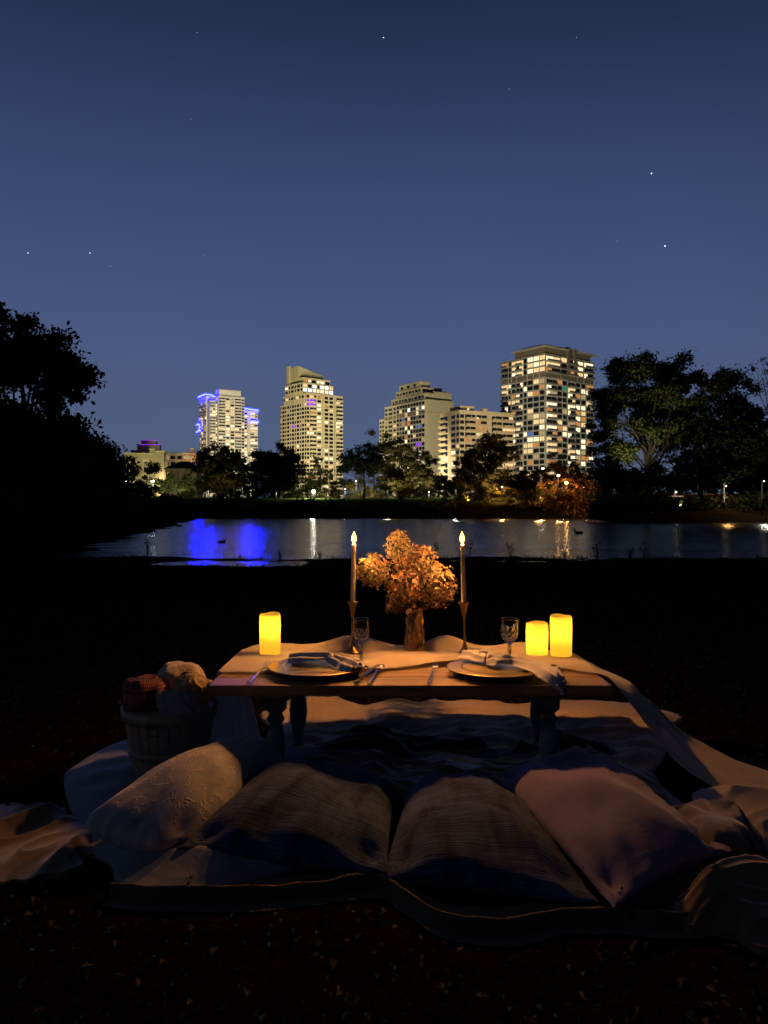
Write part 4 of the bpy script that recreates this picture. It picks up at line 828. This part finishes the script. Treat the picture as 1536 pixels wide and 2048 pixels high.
# ------------------------------------------------------------ candles
wax = mat('ivory_wax', (.85, .74, .52), .4, var=(.88, .78, .56), vscale=20, transl=((.95, .7, .35), .45))
flame = bpy.data.materials.new('candle_flame'); flame.use_nodes = True; nt = flame.node_tree; nt.nodes.clear()
fe_ = N(nt, 'ShaderNodeEmission', Strength=3.2); fe_.inputs[0].default_value = (1, .52, .10, 1); ft = N(nt, 'ShaderNodeBsdfTransparent'); fa = N(nt, 'ShaderNodeAddShader')
L(nt, fe_.outputs[0], fa.inputs[0]); L(nt, ft.outputs[0], fa.inputs[1]); fo_ = N(nt, 'ShaderNodeOutputMaterial'); L(nt, fa.outputs[0], fo_.inputs[0])
wick = mat('wick', (.02, .015, .01), .9); brass = mat('antique_brass', (.42, .27, .12), .32, 1.0, bump=.1, bscale=50)
def taper(px, pyb, Y, H, hh, label, lean):
    b = P(px, pyb, Y); base = Vector((b.x, Y, TZ + .009))
    hd = thing('candle_holder', 'slender brass holder under the ' + label, 'candle holder', base, 0, 'brass taper holders')
    m = MB(); k = hh
    m.lathe([(.037, 0), (.038, .004), (.030, .010), (.018, .022), (.010, .040), (.006, .060), (.0045, .09), (.0045, k * .70), (.008, k * .72), (.006, k * .74), (.009, k * .80), (.013, k * .88), (.016, k * .95), (.024, k), (.0235, k + .002), (.013, k - .004), (.0115, k - .03), (.0, k - .031)], 28)
    o = m.build('holder_body', brass, hd, True); hd.rotation_euler = (0, lean, 0)
    cb = thing('taper_candle', label, 'candle', base + Vector((math.sin(lean) * (k - .029), 0, (k - .029))), 0, 'lit taper candles'); cb.rotation_euler = (0, lean, 0)
    m = MB(); m.lathe([(.0112, 0), (.0112, .02), (.0098, H * .6), (.0090, H - .004), (.0075, H), (.003, H - .003), (0, H - .003)], 20); m.build('wax_body', wax, cb, True)
    m = MB(); m.tube([(0, 0, H - .004), (.001, 0, H + .006), (.003, 0, H + .011)], .0012, 6); m.build('wick', wick, cb)
    m = MB(); m.lathe([(.0, .0), (.005, .003), (.009, .010), (.0105, .018), (.009, .028), (.0055, .037), (.002, .045), (0, .050)], 16, (0, 0, H + .005)); m.build('flame', flame, cb, True)
    ld = bpy.data.lights.new('flame_light', 'POINT'); ld.energy = 17; ld.color = (1, .395, .095); ld.shadow_soft_size = .006
    lo = bpy.data.objects.new('flame_light', ld); C.objects.link(lo); lo.parent = cb; lo.location = (0, 0, H + .024)
taper(704, 1308, 3.27, .275, .215, 'left lit ivory taper candle', R(1.0)); taper(930, 1315, 3.20, .27, .222, 'right lit ivory taper candle', R(-1.4))
shell = bpy.data.materials.new('glowing_wax'); shell.use_nodes = True; nt = shell.node_tree; nt.nodes.clear()
tr = N(nt, 'ShaderNodeBsdfTranslucent'); tr.inputs[0].default_value = (.62, .36, .05, 1); df = N(nt, 'ShaderNodeBsdfDiffuse'); df.inputs[0].default_value = (.55, .38, .16, 1)
ms = N(nt, 'ShaderNodeMixShader'); ms.inputs[0].default_value = .6; L(nt, df.outputs[0], ms.inputs[1]); L(nt, tr.outputs[0], ms.inputs[2])
em = N(nt, 'ShaderNodeEmission', Strength=.30); em.inputs[0].default_value = (1, .56, .05, 1); ad = N(nt, 'ShaderNodeAddShader'); L(nt, ms.outputs[0], ad.inputs[0]); L(nt, em.outputs[0], ad.inputs[1])
oo = N(nt, 'ShaderNodeOutputMaterial'); L(nt, ad.outputs[0], oo.inputs[0])
def pillar(px, pyb, Y, r, h, label, zl, tilt=0, e=1.05):
    b = P(px, pyb, Y); o = thing('pillar_candle', label, 'candle', (b.x, Y, TZ + .010), tilt, 'flameless pillar candles')
    m = MB(); n = 40
    rim = lambda a: .0022 * math.sin(a * 2 + px) + .0006 * math.sin(a * 5)
    prof = [(r * .99, 0), (r, h * .3), (r * 1.01, h * .7), (r, h * .94), (r * .97, h * .985), (r * .92, h), (r * .86, h * .985), (r * .84, h * .93), (r * .5, h * .90), (0, h * .90)]
    m.lathe(prof, n, rmod=lambda a, z: 1 + .010 * math.sin(2 * a + z * 20))
    m.v = [(x, y, z + (rim(math.atan2(y, x)) if z > h * .9 else 0)) for x, y, z in m.v]
    m.build('wax_shell', shell, o, True)
    ld = bpy.data.lights.new('candle_led', 'POINT'); ld.energy = e; ld.color = (1, .62, .14); ld.shadow_soft_size = .012
    lo = bpy.data.objects.new('candle_led', ld); C.objects.link(lo); lo.parent = o; lo.location = (0, 0, zl)
pillar(540, 1311, 3.24, .0435, .170, 'glowing pillar candle standing alone at the left of the table', .115)
pillar(1074, 1312, 3.24, .0455, .132, 'shorter glowing pillar candle of the right pair', .070)
pillar(1122, 1315, 3.21, .0445, .166, 'taller glowing pillar candle of the right pair', .105)

# ------------------------------------------------------------ plates, napkins, cutlery, glasses
gold = mat('gold_rim', (.80, .58, .26), .28, 1.0); charger = mat('charger_glaze', (.46, .44, .41), .22, .1, var=(.52, .50, .46), vscale=6); china = mat('white_china', (.62, .60, .56), .15, coat=.5)
clear = mat('clear_glass', (1, 1, 1), .02, trans=1.0, ior=1.45); silver = mat('silver', (.62, .60, .58), .2, 1.0)
def plate(x, y, label, glassy):
    z0 = TZ + .010; o = thing('place_plate', label, 'plate', (x, y, z0), 0, 'stacked dinner plates'); R0 = .182
    m = MB(); m.lathe([(.0, .0), (.11, .0), (.12, .002), (.165, .011), (R0 - .004, .0155), (R0 - .004, .0175), (.165, .0135), (.122, .005), (0, .004)], 72); m.build('charger', charger, o, True)
    m = MB(); m.lathe([(R0 - .0095, .0175), (R0 - .003, .0150), (R0, .0155), (R0 + .0005, .0180), (R0 - .003, .0190), (R0 - .0095, .0178)], 72); m.build('gold_rim', gold, o, True)
    m = MB(); q = .0052; m.lathe([(0, q), (.075, q), (.085, q + .003), (.128, q + .012), (.130, q + .0135), (.127, q + .0138), (.085, q + .0055), (.07, q + .003), (0, q + .003)], 64, rmod=(lambda a, z: 1 + .012 * math.cos(a * 24) * (z > .012)) if glassy else None)
    m.build('dinner_plate', clear if glassy else china, o, True)
    return o
pL = (-.253, 2.905); pR = (.418, 2.885)
plate(*pL, 'gold-rimmed charger with a white plate, left setting', False); plate(*pR, 'gold-rimmed charger with a cut glass plate, right setting', True)
def napkin(pieces, label):
    """each piece: path of points, widths, fold phase"""
    Vs, Qs, off = [], [], 0
    for path, wd_, ph in pieces:
        nu, nv = 46, 22; Pp = catmull(path, nu); Wd = catmull([[w] for w in wd_], nu)[:, 0]
        T_ = np.gradient(Pp, axis=0); T_ /= np.linalg.norm(T_, axis=1)[:, None]; Sd = np.cross(T_, [0, 0, 1]); Sd /= np.maximum(np.linalg.norm(Sd, axis=1), .1)[:, None]
        V = np.zeros((nv, nu, 3))
        for i in range(nu):
            for j in range(nv):
                t = j / (nv - 1) * 2 - 1; p = Pp[i] + Sd[i] * t * Wd[i]
                fold = .5 + .5 * math.sin(t * 9.5 + ph + .8 * math.sin(i * .13)); h = fold * min(.017, Wd[i] * .32) * (1 - .5 * t * t) + .022 * (1 - t * t) * min(1, .04 / max(Wd[i], .012))
                h += .004 * mn.noise((p[0] * 40, p[1] * 40, ph)); V[j, i] = p + np.array([0, 0, h])
        Vs.append(V.reshape(-1, 3)); Qs.append(grid_quads(nu, nv) + off); off += nu * nv
    V = np.concatenate(Vs); c = np.array([V[:, 0].mean(), V[:, 1].mean(), TZ + .02])
    o = npmesh('napkin', V - c, np.concatenate(Qs), f_white, smooth=True); o.location = tuple(c); return tag(o, label, 'napkin', 'linen napkins')
zp = TZ + .031
x, y = pL
napkin([([(x - .11, y + .06, zp), (x - .06, y + .05, zp + .008), (x + .01, y + .03, zp + .015), (x + .05, y + .01, zp + .015)], [.03, .055, .05, .02], 0),
        ([(x + .045, y + .01, zp + .014), (x + .08, y - .01, zp + .004), (x + .13, y - .05, zp + .002), (x + .165, y - .10, zp - .006)], [.02, .045, .06, .045], 2),
        ([(x - .09, y + .10, zp), (x - .02, y + .09, zp + .01), (x + .05, y + .05, zp + .012)], [.03, .035, .02], 4)], 'pale linen napkin folded over the left plate')
m = MB(); m.tube([(x + .055 + .0 * a, y + .012 + .024 * math.cos(a), zp + .018 + .020 * math.sin(a)) for a in [i * math.pi / 8 for i in range(17)]], .006, 10)
m.build('napkin_ring', f_white).name = 'napkin_ring'; tag(bpy.data.objects['napkin_ring'], 'cloth ring tied round the left napkin', 'napkin ring', 'napkin rings')
x, y = pR
napkin([([(x - .03, y + .02, zp + .004), (x + .01, y + .01, zp + .012), (x + .055, y - .005, zp + .012)], [.030, .062, .022], 1),
        ([(x + .05, y - .005, zp + .010), (x + .10, y - .03, zp + .002), (x + .15, y - .09, zp + .000), (x + .178, y - .155, zp - .010), (x + .195, y - .192, zp - .028), (x + .200, y - .196, zp - .06)], [.018, .042, .056, .050, .032, .016], 3),
        ([(x - .03, y + .03, zp + .006), (x - .055, y + .08, zp + .006), (x - .10, y + .13, zp + .006)], [.016, .035, .045], 5),
        ([(x - .02, y + .04, zp + .008), (x - .01, y + .08, zp + .018), (x - .04, y + .10, zp + .022)], [.012, .02, .028], 2)], 'grey-lavender napkin knotted on the right plate, its tail over the edge')
m = MB(); m.tube([(x - .028, y + .025 + .022 * math.cos(a), zp + .016 + .017 * math.sin(a)) for a in [i * math.pi / 8 for i in range(17)]], .006, 10)
o = m.build('napkin_ring', mat('glass_beads', (.7, .65, .6), .15, coat=.6)); tag(o, 'beaded ring round the right napkin knot', 'napkin ring', 'napkin rings')
def flat(m, path, wds, th=.0022):
    Pp = catmull(path, 26); Wd = catmull([[w] for w in wds], 26)[:, 0]; T_ = np.gradient(Pp, axis=0); Sd = np.cross(T_, [0, 0, 1]); Sd /= np.linalg.norm(Sd, axis=1)[:, None]
    vs = []
    for i in range(26):
        for t, d in ((-1, 0), (-.5, th), (.5, th), (1, 0), (.5, -th * .4), (-.5, -th * .4)): vs.append(Pp[i] + Sd[i] * t * Wd[i] + np.array([0, 0, d]))
    fs = [(i * 6 + k, i * 6 + (k + 1) % 6, (i + 1) * 6 + (k + 1) % 6, (i + 1) * 6 + k) for i in range(25) for k in range(6)] + [tuple(range(6))[::-1], tuple(150 + k for k in range(6))]
    m.add(vs, fs)
def cutlery(kind, a, b, label, dark=False):
    """a = handle end, b = tip, on the table top"""
    a = Vector(a); b = Vector(b); d = b - a; Ln = d.length; rz = math.atan2(d.y, d.x); z = TZ + .006
    o = thing(kind, label, kind, (a.x, a.y, z), rz, 'silver cutlery'); m = MB()
    if kind == 'fork':
        flat(m, [(0, 0, .001), (Ln * .3, 0, .003), (Ln * .55, 0, .008), (Ln * .70, 0, .008), (Ln * .78, 0, .006)], [.0085, .007, .0035, .004, .011]); m.build('handle', silver, o, True)
        for k in range(4):
            m = MB(); yy = -.0095 + k * .0063; m.tube([(Ln * .775, yy, .006), (Ln * .86, yy, .007), (Ln * .95, yy, .011), (Ln, yy, .014)], [.0018, .0017, .0015, .0009], 6); m.build('tine', silver, o, True)
    elif kind == 'knife':
        flat(m, [(0, 0, .003), (Ln * .2, 0, .003), (Ln * .42, 0, .003), (Ln * .46, 0, .003)], [.0095, .0085, .0065, .006], .004); m.build('handle', silver, o, True)
        m = MB(); flat(m, [(Ln * .46, 0, .003), (Ln * .6, 0, .003), (Ln * .9, .002, .003), (Ln, .007, .003)], [.008, .010, .0095, .002], .0012); m.build('blade', silver, o, True)
    else:
        flat(m, [(0, 0, .001), (Ln * .3, 0, .003), (Ln * .55, 0, .008), (Ln * .73, 0, .010)], [.0085, .007, .0032, .0035]); m.build('handle', silver, o, True)
        m = MB(); vs = []; n = 20; rows_ = 7; cx = Ln * .86
        for j in range(rows_):
            r = j / (rows_ - 1)
            for i in range(n):
                t = i / n * 6.283; vs.append((cx + math.cos(t) * r * Ln * .145, math.sin(t) * r * .021, .003 + .010 * r * r))
        fs = [(j * n + i, j * n + (i + 1) % n, (j + 1) * n + (i + 1) % n, (j + 1) * n + i) for j in range(rows_ - 1) for i in range(n)]
        m.add(vs, fs); ob = m.build('bowl', silver, o, True); sl = ob.modifiers.new('solid', 'SOLIDIFY'); sl.thickness = .0018
def T(px, py): return G(px, py, TZ + .006)
cutlery('fork', T(497, 1367), T(537, 1330), 'fork with its tines against the left plate'); cutlery('knife', T(712, 1367), T(748, 1335), 'knife lying just right of the left plate')
cutlery('spoon', T(738, 1367), T(762, 1336), 'spoon beside the knife at the middle of the table'); cutlery('fork', T(858, 1367), T(872, 1331), 'fork lying left of the right plate')
cutlery('knife', T(1118, 1374), T(1092, 1345), 'knife at the right end of the table beside the plate'); cutlery('spoon', T(1112, 1370), T(1106, 1336), 'spoon at the right end of the table, beside the right plate')
def goblet(px, Y, ztop, label, cut, r=.036):
    b = P(px, 1330, Y); H = ztop - TZ - .01; o = thing('wine_glass', label, 'wine glass', (b.x, Y, TZ + .010), 0, 'crystal wine glasses')
    bb = H * .46
    out = [(.0065, bb - .004), (.016, bb + .004), (r * .80, bb + .018), (r * .98, bb + .034), (r, bb + .050), (r * .93, bb + .070), (r * .92, H - .004), (r * .94, H)]
    inn = [(r * .92 - .0012, H - .0005), (r * .90 - .002, H - .006), (r * .90 - .002, bb + .072), (r * .95 - .003, bb + .050), (r * .92 - .003, bb + .036), (r * .72 - .002, bb + .021), (.008, bb + .009), (0, bb + .008)]
    P2 = []
    for q in range(len(out) - 1):
        for k in range(4): f = k / 4; P2.append((out[q][0] * (1 - f) + out[q + 1][0] * f, out[q][1] * (1 - f) + out[q + 1][1] * f))
    P2.append(out[-1])
    def rm(a, z):
        if z > bb + .066 or z < bb + .002: return 1 - (.010 * abs(math.sin(a * 8)) if z > bb + .066 and z < H - .014 else 0)
        return 1 - cut * (.5 - .5 * math.cos(a * 9 + (z - bb) * 260)) * .5 - cut * (.5 - .5 * math.cos(a * 9 - (z - bb) * 260)) * .5
    m = MB(); m.lathe([(0, bb - .004)] + P2 + inn, 108, rmod=lambda a, z: rm(a, z)); 
    m.build('bowl', clear, o, True)
    m = MB(); m.lathe([(0, 0), (.034, 0), (.0345, .0015), (.030, .003), (.012, .007), (.006, .013), (.0045, .025), (.0055, bb * .45), (.0075, bb * .62), (.0085, bb * .72), (.0055, bb * .80), (.0082, bb * .88), (.006, bb - .006), (0, bb - .006)], 24, rmod=lambda a, z: 1 - .06 * abs(math.sin(a * 4)) * (z > .02)); m.build('stem', clear, o, True)
goblet(722, 3.02, .575, 'plain stemmed crystal glass in front of the left taper', .07); goblet(1019, 3.02, .575, 'cut crystal glass sparkling by the right pillar candles', .17)

# ------------------------------------------------------------ vase and flowers
amber = mat('amber_crystal', (.62, .36, .14), .12, .8, spec=.8)
vb = P(829, 1308, 3.33); vz = TZ + .012
vs_ = thing('flower_vase', 'faceted amber glass vase between the two taper candles', 'vase', (vb.x, 3.33, vz))
hv = .185; pr = [(0, 0), (.046, 0), (.050, .004)] + [(.050 - .010 * (k / 30) ** .8 + (.004 if k > 27 else 0), .004 + k / 30 * (hv - .004)) for k in range(1, 31)] + [(.038, hv), (.034, hv * .9), (.040, .014), (0, .012)]
m = MB(); m.lathe(pr, 96, rmod=lambda a, z: 1 - (.07 * abs(math.sin(a * 5 + z * 38)) + .07 * abs(math.sin(a * 5 - z * 38))) * (1 if .01 < z < hv * .97 else 0)); m.build('vase_body', amber, vs_, True)
fl = thing('hydrangea_bouquet', 'bouquet of dried rust-pink hydrangea heads in the amber vase', 'flowers', (vb.x, 3.33, vz + hv))
pet = [leafm('petal_pink', (.28, .17, .10), (.36, .24, .15), .10), leafm('petal_tan', (.31, .22, .12), (.40, .30, .17), .10), leafm('petal_rust', (.22, .09, .05), (.34, .14, .08), .15)]
stemm = mat('flower_stem', (.06, .05, .02), .8); fx = mat('flower_stalk', (.10, .05, .02), .8)
rg = np.random.default_rng(11)
def fhead(px, py, dY, rx, rz_, n, cone=0, ppl=(.45, .35, .2)):
    n = int(n * 1.5); c = P(px, py, 3.33 + dY) - fl.location; k = 3.33 / F; rx *= k * .93; rz_ *= k * .93
    d = rg.normal(size=(n, 3)); d /= np.linalg.norm(d, axis=1)[:, None]
    sc_ = np.stack([np.full(n, rx)] * 2 + [np.full(n, rz_)], 1)
    if cone: sc_[:, :2] *= (1 - cone * np.clip(d[:, 2], 0, 1))[:, None]
    pos = np.array(c) + d * sc_ * (.80 + .26 * rg.random(n))[:, None]
    pos += .006 * rg.normal(size=(n, 3))
    Vs = []; mi = []
    nd = d + .35 * rg.normal(size=(n, 3)); nd /= np.linalg.norm(nd, axis=1)[:, None]
    a = np.cross(nd, rg.normal(size=(n, 3))); a /= np.linalg.norm(a, axis=1)[:, None]; b_ = np.cross(nd, a)
    base = rg.choice(3, n, p=ppl)
    for k4 in range(4):
        t = k4 * math.pi / 2; u = a * math.cos(t) + b_ * math.sin(t); w_ = -a * math.sin(t) + b_ * math.cos(t); s = (.0052 + .0026 * rg.random(n))[:, None]; cup = nd * s * (.15 + .5 * rg.random(n))[:, None]
        Vs.append(np.stack([pos, pos + u * s * .62 + w_ * s * .55 + cup * .5, pos + u * s * 1.18 + cup, pos + u * s * .62 - w_ * s * .55 + cup * .5], 1)); mi.append(base)
    V = np.concatenate(Vs).reshape(-1, 3)
    o = npmesh('flower_head', V, np.arange(len(V)).reshape(-1, 4), pet, fl, np.concatenate(mi))
    m = MB(); e = Vector(c); st = Vector(((px - 829) * k * .12, dY * .2, -.05)); m.tube([st, st.lerp(e, .5) + Vector((0, 0, .01)), e], [.003, .0025, .002], 6)
    for i in range(0, n, 3): m.tube([e, pos[i]], [.0009, .0005], 3, cap=False)
    m.build('flower_stem', stemm, o)
fhead(747, 1141, .0, 36, 34, 260, 0, (.35, .6, .05)); fhead(797, 1094, .0, 30, 33, 210, .3, (.25, .7, .05)); fhead(841, 1124, .03, 38, 36, 300, .2, (.5, .2, .3)); fhead(876, 1172, -.01, 39, 46, 360, 0, (.4, .45, .15))
fhead(808, 1176, -.03, 37, 36, 300, 0, (.45, .15, .4)); fhead(796, 1208, .02, 26, 20, 130, 0, (.4, .3, .3)); fhead(840, 1200, .05, 26, 22, 130, 0, (.3, .1, .6)); fhead(806, 1136, .05, 26, 26, 120, 0, (.4, .1, .5))
lfm = mat('dried_leaf', (.10, .06, .025), .7)
for i in range(9):
    m = MB(); a = rg.random() * 6.28; q = rg.random() * .045; c = Vector((math.cos(a) * q, math.sin(a) * q - .01, -.01 + rg.random() * .03)); u = Vector((math.cos(a), math.sin(a), rg.normal() * .6)).normalized() * .045; v = u.cross(Vector((0, 0, 1))).normalized() * .015
    m.add([c, c + u * .5 + v, c + u, c + u * .5 - v], [(0, 1, 2, 3)]); m.build('leaf', lfm, fl)

# ------------------------------------------------------------ basket of rolled blankets
bp_ = P(340, 1560, 2.86); bx, by = bp_.x, 2.86
bk = thing('bushel_basket', 'round wooden bushel basket behind the pale pillow, full of blankets', 'basket', (bx, by, .01))
bwood = wood_mat('basket_wood', (.26, .21, .14), (.38, .31, .21), (.45, .38, .27)); HB = .265
m = MB(); ns = 26
for i in range(ns):
    a = 2 * math.pi * i / ns; w2 = math.pi / ns * .93
    for (ra, rb, za, zb_) in ((.125, .168, 0, HB),):
        vs = [((ra if zq == za else rb) * kk * math.cos(a + dw), (ra if zq == za else rb) * kk * math.sin(a + dw), zq) for kk in (1, .975) for zq in (za, zb_) for dw in (-w2, w2)]
        m.add(vs, [(0, 1, 3, 2), (4, 6, 7, 5), (0, 2, 6, 4), (1, 5, 7, 3), (2, 3, 7, 6), (0, 4, 5, 1)])
m.lathe([(0, .004), (.12, .004), (.12, .012), (0, .012)], 30); m.build('basket_body', bwood, bk)
for z, rr, hh in ((HB - .035, .172, .037), (.10, .148, .022)):
    m = MB(); m.lathe([(rr - .004, z), (rr, z + .0), (rr + .003, z + hh), (rr - .003, z + hh)], 48); m.build('hoop', bwood, bk, True)
m = MB(); m.tube([(-.03, -.176, HB - .02), (-.02, -.19, HB - .06), (.02, -.19, HB - .06), (.03, -.176, HB - .02)], .0025, 6); m.build('wire_handle', mat('wire', (.1, .1, .1), .4, 1), bk)
def holes_mat():
    m = bpy.data.materials.new('crochet_pink'); m.use_nodes = True; nt = m.node_tree; b = nt.nodes['Principled BSDF']; b.inputs['Roughness'].default_value = .9
    uv = N(nt, 'ShaderNodeUVMap'); mp = N(nt, 'ShaderNodeMapping'); mp.inputs['Scale'].default_value = (60, 13, 1); L(nt, uv.outputs[0], mp.inputs[0])
    v = N(nt, 'ShaderNodeTexVoronoi', Scale=1, Randomness=.25); L(nt, mp.outputs[0], v.inputs['Vector'])
    r = ramp(nt, [(.25, (.02, .008, .01)), (.42, (.30, .11, .10))], v.outputs['Distance']); L(nt, r.outputs[0], b.inputs['Base Color'])
    bp = N(nt, 'ShaderNodeBump', Strength=1, Distance=.006); L(nt, v.outputs['Distance'], bp.inputs['Height']); L(nt, bp.outputs[0], b.inputs['Normal']); return m
def lump(name, c, rx, ry, rz_, m, label, cat, seed, wr=.01, axis=None, folds=0, sq=1.0, flat_top=False, tilt=0, roll=0):
    nu, nv = 90, 44; V = []; uv = []
    for j in range(nv):
        v = -math.pi / 2 + math.pi * j / (nv - 1)
        for i in range(nu):
            u = 2 * math.pi * i / nu
            cu = math.copysign(abs(math.cos(v)) ** sq, math.cos(v)); sv = math.copysign(abs(math.sin(v)) ** sq, math.sin(v))
            d = Vector((cu * math.cos(u), cu * math.sin(u), sv)); w_ = 1 + wr / rx * (mn.noise(d * 1.6 + Vector((seed, 0, 0))) * 1.6 + .25 * mn.noise(d * 5 + Vector((seed, 3, 0))))
            if folds: w_ += folds * (ridge(u * .9 + d.z * 1.3 + .5 * mn.noise(d * 2), seed, .3, 2.4) ** 2) * math.cos(v)
            V.append((d.x * rx * w_, d.y * ry * w_, d.z * rz_ * w_)); uv.append((i / nu, j / nv))
    o = npmesh(name, np.array(V), grid_quads(nu, nv, True), m, smooth=True, uv=np.array(uv)); o.location = c; o.rotation_euler = (tilt, roll, 0); return tag(o, label, cat, 'rolled blankets in the basket')
Z = HB + .01
lump('rolled_blanket', P(290, 1395, 2.83), .078, .085, .075, holes_mat(), 'pink crocheted blanket roll at the left of the basket', 'blanket', 1., sq=.45, wr=.006)
lump('rolled_blanket', P(360, 1362, 2.93), .092, .085, .070, fabric('wool_cream', (.42, .34, .24), (.52, .42, .30), vs=40, weave=110, bump=.6, sheen=.6), 'nubby cream wool blanket, topmost in the basket', 'blanket', 5., sq=.85)
lump('rolled_blanket', P(393, 1375, 2.80), .070, .060, .046, fabric('scarf_tan', (.40, .28, .16), (.46, .33, .19)), 'tan gathered cloth at the right of the basket', 'cloth', 9., folds=.28, roll=R(20))
lump('rolled_blanket', P(366, 1412, 2.76), .090, .065, .056, fabric('throw_grey', (.24, .24, .25), (.32, .31, .31)), 'grey folded throw at the front of the basket', 'blanket', 13., folds=.2, roll=R(12))

# a few stems standing before the blankets
for px, Y, h, lab in ((381, 1.98, .10, 'thin dark stem before the left of the brown hem'), (508, 1.97, .09, 'short dark stem before the middle of the brown hem'), (1242, 1.86, .11, 'stem with a curled rusty leaf before the lavender pillow')):
    weed(px, 0, Y, h, lab, int(px), .1, 2, 'stems in front of the picnic', .0012)
